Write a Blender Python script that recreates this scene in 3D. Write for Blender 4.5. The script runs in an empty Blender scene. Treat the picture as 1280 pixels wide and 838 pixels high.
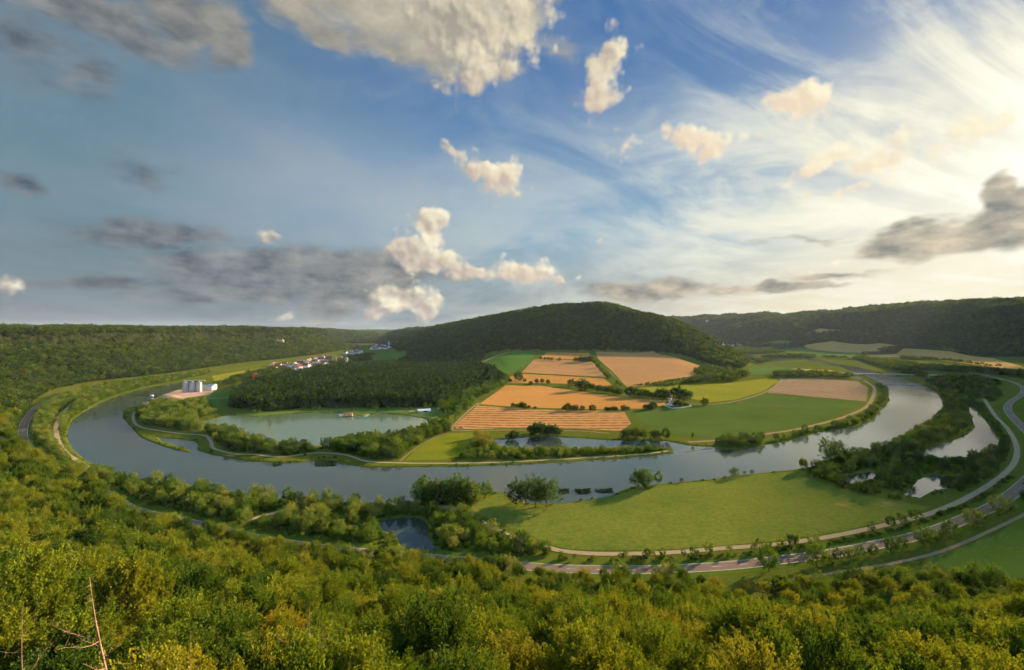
import bpy, bmesh, math
import numpy as np
from mathutils import Vector, Matrix
from mathutils.geometry import tessellate_polygon
RNG = np.random.default_rng(7)
C = bpy.context.scene.collection
sc = bpy.context.scene
PI = math.pi
# ---------------------------------------------------------------- survey frame: photo bearing/depression -> ground
F, CX, HY, CAMH = 618.0, 640.0, 415.0, 120.0
SUN_AZ, SUN_EL = 50.0, 14.5          # degrees right of the view, above the horizon

def sstep(a, b, x):
    t = np.clip((x - a) / (b - a), 0, 1)
    return t * t * (3 - 2 * t)

def vnoise(x, y, seed=0):
    xi = np.floor(x).astype(np.int64); yi = np.floor(y).astype(np.int64)
    fx = x - xi; fy = y - yi
    fx = fx * fx * (3 - 2 * fx); fy = fy * fy * (3 - 2 * fy)
    def h(a, b):
        n = (a * 374761393 + b * 668265263 + seed * 974711) & 0x7fffffff
        n = ((n ^ (n >> 13)) * 1274126177) & 0x7fffffff
        return ((n ^ (n >> 16)) & 0xffff) / 65535.0
    return (h(xi, yi) * (1 - fx) + h(xi + 1, yi) * fx) * (1 - fy) + (h(xi, yi + 1) * (1 - fx) + h(xi + 1, yi + 1) * fx) * fy

def flat(p):                            # bearing point of the level valley floor
    Y = CAMH * F / (p[1] - HY)
    return ((p[0] - CX) / F * Y, Y)

# hill ridge lines: bearing x, skyline y, distance, half width
RIDGES = [
    [(512, 413.5, 4600, 330), (540, 411, 4000, 380), (583, 405, 3250, 470), (640, 392, 2750, 640), (695, 383, 2480, 720), (740, 381.5, 2400, 610),
     (788, 390, 2250, 450), (828, 408, 2020, 330), (862, 431, 1790, 200), (892, 448, 1620, 110)],
    [(1460, 350, 2500, 1000), (1280, 371, 2900, 1000), (1180, 381, 3400, 1050), (1100, 388.5, 4000, 1150), (1000, 392.5, 4900, 1200),
     (900, 397, 5900, 1200), (820, 401, 6800, 1300), (700, 408, 8000, 1300)],
    [(200, 413, 6200, 1300), (330, 413, 6000, 1300), (400, 413, 5800, 1000), (440, 416, 5600, 700), (470, 421, 5400, 450)],
    [(1130, 409, 3500, 500), (1050, 408, 4300, 600), (960, 410, 5000, 600)],
]
DISCS = []
for rl in RIDGES:
    for (a, b) in zip(rl[:-1], rl[1:]):
        for t in np.linspace(0, 1, 10, endpoint=False):
            px, py, Y, w = [a[i] * (1 - t) + b[i] * t for i in range(4)]
            DISCS.append(((px - CX) / F * Y, Y, CAMH + (HY - py) / F * Y - 12, w))
DISCS = np.array(DISCS)

FOOT_PX = [(1200, 730), (1080, 733), (950, 741), (830, 728), (640, 719), (540, 708), (430, 700), (380, 694), (315, 683), (265, 669), (169, 650), (130, 629),
           (75, 604), (45, 586), (21, 561), (15, 543), (22, 522), (40, 503), (65, 489), (124, 477), (164, 473), (217, 467), (264, 460), (320, 452),
           (349, 449.5), (396, 444), (420, 440), (440, 437)]
FOOT = [(5000, 300), (1500, 240), (600, 235)] + [flat(p) for p in FOOT_PX] + [(-1180, 3800), (-1500, 4300), (-3500, 5500), (-9000, 6000), (-9000, -9000), (9000, -9000), (9000, 0)]
FOOT = np.array(FOOT, float)

def seg_dist(X, Y, poly, closed=True):
    d2 = np.full(X.shape, 1e18)
    n = len(poly); m = n if closed else n - 1
    for i in range(m):
        ax, ay = poly[i]; bx, by = poly[(i + 1) % n]
        ex, ey = bx - ax, by - ay
        L = ex * ex + ey * ey + 1e-9
        t = np.clip(((X - ax) * ex + (Y - ay) * ey) / L, 0, 1)
        dx = X - ax - t * ex; dy = Y - ay - t * ey
        np.minimum(d2, dx * dx + dy * dy, out=d2)
    return np.sqrt(d2)

def inside(X, Y, poly):
    r = np.zeros(X.shape, bool); n = len(poly)
    for i in range(n):
        ax, ay = poly[i]; bx, by = poly[(i + 1) % n]
        if ay == by: continue
        c = ((ay > Y) != (by > Y)) & (X < (bx - ax) * (Y - ay) / (by - ay) + ax)
        r ^= c
    return r

PROF_D = [0, 20, 45, 95, 145, 182, 200, 219, 224, 330, 700, 3000]
PROF_Z = [0, .5, 4, 24, 46, 61, 67, 74, 116, 121, 119, 116]
def hill_parts(X, Y):
    X = np.asarray(X, float); Y = np.asarray(Y, float)
    ins = inside(X, Y, FOOT)
    d = seg_dist(X, Y, FOOT)
    R = np.sqrt(X * X + Y * Y)
    dd = d + (vnoise(X / 90, Y / 90, 3) - .5) * 30 * sstep(320, 600, R) * sstep(0, 60, d)
    a = np.where(ins, np.interp(dd, PROF_D, PROF_Z), 0)
    a = a + np.where(ins, (vnoise(X / 60, Y / 60, 5) - .5) * 7 * sstep(20, 90, d) * sstep(40, 160, R) + np.where(ins, (vnoise(X / 420, Y / 420, 6) - .5) * 8 * sstep(120, 300, d) * sstep(500, 900, R), 0), 0)
    cap = np.interp(R, [0, 2.2, 6, 60, 100, 200, 300, 450], [117, 117, 78, 70, 62, 50, 70, 300])
    a = np.where((Y > -4) & (R < 450), np.minimum(a, cap), a)
    b = np.zeros(X.shape)
    for (cx, cy, h, w) in DISCS:
        s2 = ((X - cx) ** 2 + (Y - cy) ** 2) / (w * w)
        np.maximum(b, h * np.clip(1 - s2, 0, 1) ** 1.25, out=b)
    b = b * (1 + (vnoise(X / 230, Y / 230, 9) - .5) * .2 + (vnoise(X / 95, Y / 95, 10) - .5) * .1)
    return a, b

def base_h(X, Y):
    u = X / np.maximum(Y, 1)
    ap = 46 * sstep(1050, 1950, Y) * sstep(-.13, .0, u) * (1 - sstep(.32, .46, u)) * (1 - sstep(2400, 3000, Y))
    fr = 28 * sstep(2500, 4600, Y) * sstep(.45, .7, u)
    far = 100 * sstep(6800, 9500, np.sqrt(X * X + Y * Y)) + (vnoise(X / 900, Y / 900, 2) - .5) * 26 * sstep(6500, 9000, np.sqrt(X * X + Y * Y))
    return ap + fr + far

def hgt(X, Y):
    X = np.asarray(X, float); Y = np.asarray(Y, float)
    a, b = hill_parts(X, Y)
    return np.maximum(np.maximum(a, b), base_h(X, Y))

_T = np.concatenate([np.arange(150, 700, 4.), np.geomspace(700, 14000, 260)])
def ground(p, cutoff=None):             # the ground point seen along a bearing
    px, py = p[0], p[1]
    k = (py - HY) / F; u = (px - CX) / F
    if CAMH / max(k, 1e-4) < 1000 and not (px < 60): return (u * CAMH / k, CAMH / k)
    z = hgt(u * _T, _T); below = (CAMH - k * _T) <= z
    below[_T < 330] = False
    if not below.any(): return (u * 9000, 9000)
    i = int(np.argmax(below)); lo, hi = _T[max(i - 1, 0)], _T[i]
    for _ in range(14):
        m = (lo + hi) / 2
        if CAMH - k * m <= float(hgt(np.array([u * m]), np.array([m]))[0]): hi = m
        else: lo = m
    return (u * hi, hi)

def G(pts): return [ground(p) for p in pts]
def FL(pts): return [flat(p) for p in pts]

# ---------------------------------------------------------------- water outlines
RIVER = FL([(246, 476), (217, 479), (199, 482), (174, 487), (149, 494), (124, 504), (105.5, 514), (90, 524.5), (83, 537), (83, 549), (90, 562), (107, 576), (130, 587),
            (160, 596), (190, 603), (233, 606), (265, 611), (332, 622), (385, 627), (446, 629), (506, 630), (545, 626), (585, 620), (603, 615), (624, 615), (636, 620),
            (660, 630), (699, 629), (727, 626), (765, 620), (780, 612), (790, 609), (815, 606), (857, 602), (890, 599), (915, 595), (960, 590), (992, 587), (1016, 583),
            (1030, 576), (1060, 568), (1090, 561), (1111, 556), (1129, 549), (1147, 536), (1168, 524), (1179, 513), (1179, 501), (1171, 489), (1159, 483), (1150, 481.5), (1141, 477),
            (1126, 471), (1105, 467), (1087, 462.5), (1069, 458.5), (1045, 455), (1021, 449.5), (1002, 447), (985, 447.5), (950, 448), (938, 442), (932, 443), (935, 449), (950, 452.5), (985, 451), (1003, 449.5), (1018, 452.5), (1033, 456), (1051, 459),
            (1063, 464), (1078, 468.5), (1089, 473), (1100, 480), (1110, 489), (1111, 501), (1100, 512), (1090, 524), (1069, 532.5), (1051, 535.5), (1021, 540),
            (992, 549), (956, 556), (920, 562), (905, 561), (887, 558), (860, 556), (846, 553), (832, 551), (800, 551), (763, 550), (722, 547), (695, 545.6), (662, 545.6), (640, 548), (611, 550),
            (622, 556), (650, 560), (700, 560.5), (770, 560), (836, 560), (843, 565.5), (800, 570.5), (750, 574), (700, 577.7), (640, 580.5), (590, 582), (537, 583), (459, 583), (432, 580),
            (415, 574), (398, 574), (378, 577), (351, 578), (320, 576), (298, 573.5), (264, 567), (250, 563), (248, 552), (238, 550), (205, 547), (196, 545), (200, 551), (236, 562), (239, 565), (228, 564), (205, 557.5), (177, 546.5),
            (168, 537), (154, 521), (155, 512), (183, 504), (202, 494), (222, 486.5), (246, 482)])
LAKE = FL([(247, 530), (267, 523.5), (285, 518.6), (323, 521), (375, 516), (420, 515.5), (447, 518.5), (475, 516), (509, 519), (533, 523), (537, 529), (533, 537), (509, 543), (487, 547), (459, 549),
           (431, 552), (400, 557), (375, 557), (353, 556), (330, 551), (310, 545), (293, 538), (267, 535)])
POND_DARK = FL([(448, 653), (466, 651), (485, 648), (505, 645), (522, 645), (532, 650), (538, 657), (537, 666), (541, 676), (549, 688), (524, 691), (500, 684), (493, 668), (472, 662)])
POND_A = FL([(1150, 569), (1158, 559), (1175, 553), (1194, 549), (1208, 543), (1218, 534), (1213, 520), (1209, 506), (1216, 507), (1225, 516), (1237, 531), (1250, 547), (1249, 560), (1236, 564), (1215, 570), (1188, 573), (1165, 571)])
POND_B = FL([(1048, 596), (1072, 591), (1094, 588), (1100, 594), (1088, 602), (1064, 605)])
POND_C = FL([(1126, 618), (1140, 606), (1147, 598), (1165, 593), (1185, 594), (1206, 595), (1203, 602), (1192, 609), (1168, 613), (1152, 622)])
LEFT_BAY = FL([(180, 538), (196, 541), (214, 547), (232, 550), (240, 556), (238, 561), (220, 558), (200, 549), (186, 545)])
CUTOFF = FL([(1060, 468.5), (1072, 470.5), (1080, 473), (1078, 474.5), (1066, 472.5)])
WATERS = [RIVER, LAKE, POND_DARK, POND_A, POND_B, POND_C, CUTOFF]

def water_sd(X, Y, pad=60):
    sd = np.full(X.shape, 1e3)
    for w in WATERS:
        a = np.array(w); lo = a.min(0) - pad; hi = a.max(0) + pad
        m = (X > lo[0]) & (X < hi[0]) & (Y > lo[1]) & (Y < hi[1])
        if not m.any(): continue
        d = seg_dist(X[m], Y[m], w); i = inside(X[m], Y[m], w)
        sd[m] = np.minimum(sd[m], np.where(i, -d, d))
    return sd

def zat(x, y): return float(hgt(np.array([x]), np.array([y]))[0])

# ---------------------------------------------------------------- node helpers
class NT:
    def __init__(s, tree): s.t = tree; s.n = tree.nodes; s.l = tree.links
    def add(s, typ, ins=None, **kw):
        n = s.n.new(typ)
        for k, v in kw.items(): setattr(n, k, v)
        for k, v in (ins or {}).items():
            sock = n.inputs[k]
            if isinstance(v, bpy.types.NodeSocket): s.l.new(v, sock)
            else: sock.default_value = v
        return n
    def math(s, op, a, b=0.0, c=None, clamp=False):
        n = s.add('ShaderNodeMath', {0: a, 1: b} if c is None else {0: a, 1: b, 2: c}, operation=op); n.use_clamp = clamp
        return n.outputs[0]
    def vm(s, op, a, b=None):
        n = s.add('ShaderNodeVectorMath', {0: a} if b is None else {0: a, 1: b}, operation=op)
        return n.outputs['Value' if op in ('LENGTH', 'DOT_PRODUCT', 'DISTANCE') else 'Vector']
    def mix(s, fac, a, b, mode='MIX'):
        n = s.add('ShaderNodeMix', data_type='RGBA', blend_type=mode)
        for i, v in ((0, fac), (6, a), (7, b)):
            if isinstance(v, bpy.types.NodeSocket): s.l.new(v, n.inputs[i])
            else: n.inputs[i].default_value = v if i == 0 else (*v[:3], 1)
        return n.outputs[2]
    def ramp(s, fac, stops, interp='LINEAR'):
        n = s.add('ShaderNodeValToRGB', {0: fac}); cr = n.color_ramp; cr.interpolation = interp
        while len(cr.elements) < len(stops): cr.elements.new(.5)
        for e, (p, c) in zip(cr.elements, stops):
            e.position = p; e.color = (*c, 1) if len(c) == 3 else c
        return n.outputs[0]
    def noise(s, vec, scale, detail=4, rough=.55, out=0, dist=0.):
        n = s.add('ShaderNodeTexNoise', {'Scale': scale, 'Detail': detail, 'Roughness': rough, 'Distortion': dist})
        if vec is not None: s.l.new(vec, n.inputs['Vector'])
        return n.outputs[out]
    def rng(s, v, a, b, c=0., d=1., typ='LINEAR'):
        n = s.add('ShaderNodeMapRange', {0: v, 1: a, 2: b, 3: c, 4: d}, interpolation_type=typ); return n.outputs[0]

def new_mat(name):
    m = bpy.data.materials.new(name); m.use_nodes = True
    t = NT(m.node_tree); t.n.clear()
    out = t.add('ShaderNodeOutputMaterial')
    return m, t, out

def surf_mat(name, build, rough=.9, bump=None, spec=None, metal=0.):
    if spec is None: spec = 0. if rough >= .8 else .3
    m, t, out = new_mat(name)
    pos = t.add('ShaderNodeNewGeometry').outputs['Position']
    col = build(t, pos)
    b = t.add('ShaderNodeBsdfPrincipled', {'Roughness': rough, 'Specular IOR Level': spec, 'Metallic': metal}) if spec > 0 else t.add('ShaderNodeBsdfDiffuse', {'Roughness': .3})
    if isinstance(col, bpy.types.NodeSocket): t.l.new(col, b.inputs[0])
    else: b.inputs[0].default_value = (*col, 1)
    if bump:
        h = t.noise(pos, bump[0], 5, .65)
        bn = t.add('ShaderNodeBump', {'Strength': bump[1], 'Distance': bump[2], 'Height': h})
        t.l.new(bn.outputs[0], b.inputs['Normal'])
    t.l.new(b.outputs[0], out.inputs[0])
    return m

def plain(name, col, rough=.7, var=.12, metal=0.):
    def f(t, pos):
        n = t.noise(pos, .6, 4)
        return t.mix(t.rng(n, .3, .7), [c * (1 - var) for c in col], [min(c * (1 + var), 1) for c in col])
    return surf_mat(name, f, rough, metal=metal)

def leaf_mat(name, stops, transl=.26, vary=.35):
    """stops: base colours picked per tree at random; each leaf differs a little too"""
    m, t, out = new_mat(name)
    oi = t.add('ShaderNodeObjectInfo').outputs['Random']
    loc = t.add('ShaderNodeObjectInfo').outputs['Location']
    stand = t.rng(t.noise(loc, .011, 3, .6), .3, .7, -.18, .2)
    base = t.ramp(t.math('ADD', oi, stand, clamp=True), stops)
    a = t.add('ShaderNodeAttribute', attribute_name='leafvar').outputs['Fac']
    dk = t.mix(1., base, (1 - vary, 1 - vary * .9, 1 - vary * .6), 'MULTIPLY')
    br = t.mix(1., base, (1 + vary * .8, 1 + vary * .85, 1 - vary * .1), 'MULTIPLY')
    col = t.mix(a, dk, br)
    d = t.add('ShaderNodeBsdfDiffuse', {'Color': col})
    tc = t.mix(1., col, (1.25, 1.15, .55), 'MULTIPLY')
    tr = t.add('ShaderNodeBsdfTranslucent', {'Color': tc})
    mx = t.add('ShaderNodeMixShader', {0: transl, 1: d.outputs[0], 2: tr.outputs[0]})
    t.l.new(mx.outputs[0], out.inputs[0])
    return m

# ---------------------------------------------------------------- object helpers
def props(o, label=None, cat=None, group=None, kind=None):
    if label: o['label'] = label
    if cat: o['category'] = cat
    if group: o['group'] = group
    if kind: o['kind'] = kind
    return o
def link(o, parent=None):
    C.objects.link(o)
    if parent is not None: o.parent = parent
    return o
def mesh_from(name, verts, faces, mats, smooth=False, fvar=None, midx=None):
    me = bpy.data.meshes.new(name)
    verts = np.asarray(verts, np.float32).reshape(-1, 3)
    if isinstance(faces, np.ndarray) and faces.ndim == 2:
        k = faces.shape[1]; n = len(faces)
        me.vertices.add(len(verts)); me.vertices.foreach_set('co', verts.ravel())
        me.loops.add(n * k); me.loops.foreach_set('vertex_index', faces.astype(np.int32).ravel())
        me.polygons.add(n)
        me.polygons.foreach_set('loop_start', np.arange(0, n * k, k, dtype=np.int32))
        me.update(calc_edges=True)
    else:
        me.from_pydata([tuple(map(float, v)) for v in verts], [], [tuple(int(i) for i in f) for f in faces]); me.update()
    for m in (mats if isinstance(mats, (list, tuple)) else [mats]): me.materials.append(m)
    if midx is not None: me.polygons.foreach_set('material_index', np.asarray(midx, np.int32))
    if smooth: me.polygons.foreach_set('use_smooth', np.ones(len(me.polygons), bool))
    if fvar is not None:
        a = me.attributes.new('leafvar', 'FLOAT', 'FACE'); a.data.foreach_set('value', np.asarray(fvar, np.float32))
    return me
def obj(name, me, parent=None, loc=(0, 0, 0), rz=0.):
    o = bpy.data.objects.new(name, me); o.location = loc; o.rotation_euler = (0, 0, rz)
    return link(o, parent)
def empty(name, loc, rz=0., label=None, cat=None, group=None, scale=1.):
    o = bpy.data.objects.new(name, None); o.location = loc; o.rotation_euler = (0, 0, rz); o.scale = (scale,) * 3
    o.empty_display_size = 1; link(o); return props(o, label, cat, group)

class MB:
    def __init__(s): s.v = []; s.f = []
    def add(s, v, f):
        k = len(s.v); s.v += [tuple(p) for p in v]; s.f += [tuple(i + k for i in q) for q in f]; return s
    def box(s, c, d, rz=0.):
        x, y, z = d[0] / 2, d[1] / 2, d[2] / 2; cs, sn = math.cos(rz), math.sin(rz)
        P = [(-x, -y, -z), (x, -y, -z), (x, y, -z), (-x, y, -z), (-x, -y, z), (x, -y, z), (x, y, z), (-x, y, z)]
        P = [(c[0] + a * cs - b * sn, c[1] + a * sn + b * cs, c[2] + h) for a, b, h in P]
        return s.add(P, [(0, 3, 2, 1), (4, 5, 6, 7), (0, 1, 5, 4), (1, 2, 6, 5), (2, 3, 7, 6), (3, 0, 4, 7)])
    def tube(s, a, b, r0, r1, n=7):
        a = Vector(a); b = Vector(b); d = (b - a).normalized()
        u = d.orthogonal().normalized(); w = d.cross(u)
        P = []
        for c, r in ((a, r0), (b, r1)):
            for i in range(n):
                t = 2 * PI * i / n; P.append(c + u * r * math.cos(t) + w * r * math.sin(t))
        return s.add(P, [(i, (i + 1) % n, n + (i + 1) % n, n + i) for i in range(n)] + [tuple(range(n))[::-1], tuple(range(n, 2 * n))])
    def lathe(s, prof, c=(0, 0, 0), n=20):
        P = []
        for r, z in prof:
            for i in range(n):
                t = 2 * PI * i / n; P.append((c[0] + r * math.cos(t), c[1] + r * math.sin(t), c[2] + z))
        Fs = [(k * n + i, k * n + (i + 1) % n, (k + 1) * n + (i + 1) % n, (k + 1) * n + i) for k in range(len(prof) - 1) for i in range(n)]
        return s.add(P, Fs + [tuple(range(n))[::-1], tuple(range((len(prof) - 1) * n, len(prof) * n))])
    def gable(s, w, l, h, z, ov=.4, th=.25):      # roof: ridge along y
        x, y = w / 2 + ov, l / 2 + ov; dz = -h * ov / (w / 2)
        P = [(-x, -y, z + dz), (0, -y, z + h), (x, -y, z + dz), (-x, y, z + dz), (0, y, z + h), (x, y, z + dz)]
        P += [(a, b, c - th) for a, b, c in P]
        return s.add(P, [(0, 1, 4, 3), (1, 2, 5, 4), (6, 9, 10, 7), (7, 10, 11, 8), (0, 6, 7, 1), (1, 7, 8, 2), (3, 4, 10, 9), (4, 5, 11, 10), (0, 3, 9, 6), (2, 8, 11, 5)])
    def prism(s, w, l, z0, z1, ridge):            # gabled wall body, ridge along y
        x, y = w / 2, l / 2
        P = [(-x, -y, z0), (x, -y, z0), (x, -y, z1), (0, -y, ridge), (-x, -y, z1), (-x, y, z0), (x, y, z0), (x, y, z1), (0, y, ridge), (-x, y, z1)]
        return s.add(P, [(0, 1, 2, 3, 4), (5, 9, 8, 7, 6), (0, 4, 9, 5), (1, 6, 7, 2), (2, 7, 8, 3), (4, 3, 8, 9), (0, 5, 6, 1)])
    def mesh(s, name, mat, smooth=False): return mesh_from(name, s.v, s.f, mat, smooth)
    def obj(s, name, mat, parent=None, loc=(0, 0, 0), rz=0., smooth=False): return obj(name, s.mesh(name, mat, smooth), parent, loc, rz)

# ---------------------------------------------------------------- materials
def mottled(c1, c2, c3, s1=.02, s2=.25, fine=(.8, .35)):
    def f(t, pos):
        a = t.rng(t.noise(pos, s1, 5, .6), .35, .65); b = t.rng(t.noise(pos, s2, 5, .65), .3, .75)
        col = t.mix(a, c1, c2); col = t.mix(t.math('MULTIPLY', b, .6), col, c3)
        return col
    return f
def rows(c1, c2, c3, ang, period, contrast=.6, dist=2., s1=.012, c4=None):
    def f(t, pos):
        mp = t.add('ShaderNodeMapping', {'Vector': pos, 'Rotation': (0, 0, ang)}).outputs[0]
        w = t.add('ShaderNodeTexWave', {'Vector': mp, 'Scale': 2 * PI / period / 20 * 1., 'Distortion': dist, 'Detail': 2., 'Detail Scale': .15})
        w.wave_type = 'BANDS'; w.bands_direction = 'Y'
        wv = t.rng(w.outputs['Fac'], .2, .9)
        nz = t.rng(t.noise(pos, .11, 4, .7), .3, .65)
        wv = t.math('MULTIPLY', wv, nz)
        a = t.rng(t.noise(pos, s1, 4), .3, .7)
        col = t.mix(a, c1, c2); col = t.mix(t.math('MULTIPLY', wv, contrast), col, c3)
        n2 = t.rng(t.noise(pos, .7, 5, .7), .35, .7)
        col = t.mix(t.math('MULTIPLY', n2, .22), col, c3)
        return col
    return f
def meadow_col(t, pos):
    a = t.rng(t.noise(pos, .014, 5, .65), .36, .64); b = t.rng(t.noise(pos, .09, 5, .7), .42, .68); c = t.rng(t.noise(pos, .3, 5, .8), .38, .62)
    col = t.mix(a, (.11, .155, .02), (.205, .21, .024)); col = t.mix(t.math('MULTIPLY', b, .6), col, (.24, .2, .04)); col = t.mix(t.math('MULTIPLY', c, .65), col, (.06, .105, .016))
    d = t.rng(t.noise(pos, .028, 3, .5), .66, .74); col = t.mix(t.math('MULTIPLY', d, .7), col, (.4, .24, .07))
    return col
def terrain_col(t, pos):
    a = t.rng(t.noise(pos, .006, 5, .6), .35, .65); b = t.rng(t.noise(pos, .06, 5, .7), .3, .7); c = t.rng(t.noise(pos, .5, 4, .7), .35, .7)
    g = t.mix(a, (.06, .095, .010), (.115, .14, .014)); g = t.mix(t.math('MULTIPLY', b, .55), g, (.17, .145, .022)); g = t.mix(t.math('MULTIPLY', c, .45), g, (.035, .06, .009))
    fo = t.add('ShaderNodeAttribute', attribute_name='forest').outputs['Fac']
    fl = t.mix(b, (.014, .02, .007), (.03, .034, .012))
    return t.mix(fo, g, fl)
M = {}
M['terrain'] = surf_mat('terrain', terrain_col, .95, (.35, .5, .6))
M['meadow'] = surf_mat('meadow', meadow_col, .95, (.5, .8, .6))
M['meadow_small'] = surf_mat('meadow_small', mottled((.13, .17, .01), (.24, .2, .012), (.09, .13, .01), .03, .3), .95, (.5, .4, .4))
M['crop'] = surf_mat('crop', rows((.07, .125, .018), (.1, .155, .02), (.04, .075, .015), .5, 2.2, .5, 1.), .9, (.9, .5, .5))
M['stubble'] = surf_mat('stubble', rows((.47, .23, .07), (.54, .28, .09), (.15, .08, .035), .05, 17., 1.3, 11.), .9, (.6, .4, .4))
M['wheat'] = surf_mat('wheat', rows((.43, .2, .045), (.52, .25, .065), (.28, .14, .04), -.06, 30., .35, 3., .008), .9, (.4, .3, .4))
M['wheat_pale'] = surf_mat('wheat_pale', rows((.39, .2, .075), (.46, .245, .09), (.28, .16, .06), .9, 40., .35, 2., .006), .9, (.4, .3, .4))
M['yellow_meadow'] = surf_mat('yellow_meadow', mottled((.2, .2, .018), (.29, .24, .02), (.13, .17, .015), .012, .12), .9, (.4, .4, .5))
M['green_field'] = surf_mat('green_field', rows((.065, .11, .02), (.105, .145, .022), (.045, .08, .018), .12, 14., .5, 1.5), .9, (.4, .4, .5))
M['green_field_far'] = surf_mat('green_field_far', rows((.075, .15, .02), (.1, .17, .025), (.05, .1, .018), .9, 26., .4, 1.), .9, (.3, .4, .5))
M['brown_rows'] = surf_mat('brown_rows', rows((.28, .185, .1), (.34, .22, .12), (.15, .11, .06), 1.25, 24., .9, 6.), .9, (.4, .4, .4))
M['far_tan'] = surf_mat('far_tan', mottled((.42, .25, .075), (.5, .29, .09), (.28, .21, .06), .004, .03), .9)
M['far_green'] = surf_mat('far_green', mottled((.08, .14, .025), (.12, .17, .035), (.06, .1, .025), .004, .03), .9)
M['asphalt'] = surf_mat('asphalt', mottled((.2, .145, .10), (.25, .18, .125), (.14, .105, .075), .02, .4), .8)
M['verge'] = surf_mat('verge', mottled((.075, .125, .012), (.11, .16, .014), (.05, .085, .01), .06, .5), .95, (.8, .5, .4))
M['gravel'] = surf_mat('gravel', mottled((.36, .265, .16), (.42, .31, .2), (.2, .18, .07), .08, .8), .95)
M['dirt'] = surf_mat('dirt', mottled((.28, .19, .11), (.35, .24, .14), (.16, .15, .07), .08, .8), .95)
M['sand'] = surf_mat('sand', mottled((.45, .31, .2), (.5, .36, .24), (.3, .15, .1), .03, .3), .95)
M['paint'] = plain('road_paint', (.5, .45, .38))
M['bark'] = plain('bark', (.11, .08, .055), .9, .3)
M['deadwood'] = plain('deadwood', (.36, .21, .13), .85, .25)
M['white_wall'] = plain('white_wall', (.58, .55, .49)); M['cream_wall'] = plain('cream_wall', (.62, .53, .4)); M['grey_wall'] = plain('grey_wall', (.45, .44, .42))
M['red_roof'] = plain('red_roof', (.22, .085, .055), .8, .25); M['brown_roof'] = plain('brown_roof', (.16, .085, .06), .8, .25); M['grey_roof'] = plain('grey_roof', (.2, .2, .22), .7, .2)
M['orange_roof'] = plain('orange_roof', (.5, .22, .1), .8, .2)
M['steel'] = plain('steel', (.42, .41, .4), .6, .08); M['dark_steel'] = plain('dark_steel', (.12, .12, .13), .5)
M['glass'] = plain('dark_glass', (.03, .035, .04), .1); M['red_paint'] = plain('red_paint', (.75, .06, .02), .5, .05)
M['white_paint'] = plain('white_paint', (.8, .8, .78), .5, .05); M['concrete'] = plain('concrete', (.36, .35, .33), .85); M['wood'] = plain('wood', (.36, .24, .14), .8)
M['rock'] = plain('limestone', (.45, .38, .28), .9, .35); M['rubber'] = plain('rubber', (.02, .02, .02)); M['reed'] = plain('reed', (.06, .08, .025), .9, .4)

def water_mat(name, col, rough=.06, bump=.07):
    m, t, out = new_mat(name)
    pos = t.add('ShaderNodeNewGeometry').outputs['Position']
    big = t.rng(t.noise(pos, .004, 4, .6), .35, .7)
    b = t.add('ShaderNodeBsdfPrincipled', {'IOR': 1.33, 'Specular IOR Level': .5})
    t.l.new(t.mix(big, col, [c * 1.25 for c in col]), b.inputs['Base Color'])
    t.l.new(t.math('MULTIPLY_ADD', big, .06, rough * .5), b.inputs['Roughness'])
    n1 = t.noise(pos, 1.1, 3, .6)
    bn = t.add('ShaderNodeBump', {'Strength': bump, 'Distance': .08, 'Height': n1})
    t.l.new(bn.outputs[0], b.inputs['Normal']); t.l.new(b.outputs[0], out.inputs[0])
    return m
M['river'] = water_mat('river_water', (.03, .045, .035), .15, .08); M['lake'] = water_mat('lake_water', (.075, .115, .06), .2); M['pond'] = water_mat('pond_water', (.03, .042, .03), .1)

# leaf tones
G_FOREST = [(0., (.046, .085, .015)), (.3, (.084, .128, .014)), (.55, (.126, .163, .015)), (.8, (.162, .185, .017)), (1., (.2, .195, .02))]
M['leaf_forest'] = leaf_mat('leaf_forest', G_FOREST)
M['leaf_hill'] = leaf_mat('leaf_hill', [(0., (.026, .05, .013)), (.4, (.042, .073, .015)), (.75, (.064, .095, .017)), (1., (.095, .118, .018))], .28, .5)
M['leaf_pale'] = leaf_mat('leaf_pale', [(0., (.14, .19, .035)), (.6, (.18, .215, .042)), (1., (.225, .235, .055))])
M['leaf_mid'] = leaf_mat('leaf_mid', [(0., (.068, .125, .02)), (.6, (.095, .155, .022)), (1., (.125, .175, .026))])
M['leaf_dark'] = leaf_mat('leaf_dark', [(0., (.04, .075, .02)), (.6, (.055, .095, .022)), (1., (.07, .11, .024))], .3)
M['leaf_yellow'] = leaf_mat('leaf_yellow', [(0., (.23, .21, .016)), (.8, (.3, .22, .018)), (1., (.34, .2, .02))])
M['leaf_conifer'] = leaf_mat('leaf_conifer', [(0., (.018, .042, .016)), (.5, (.032, .062, .018)), (.8, (.05, .085, .02)), (1., (.075, .11, .02))], .15)

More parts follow.
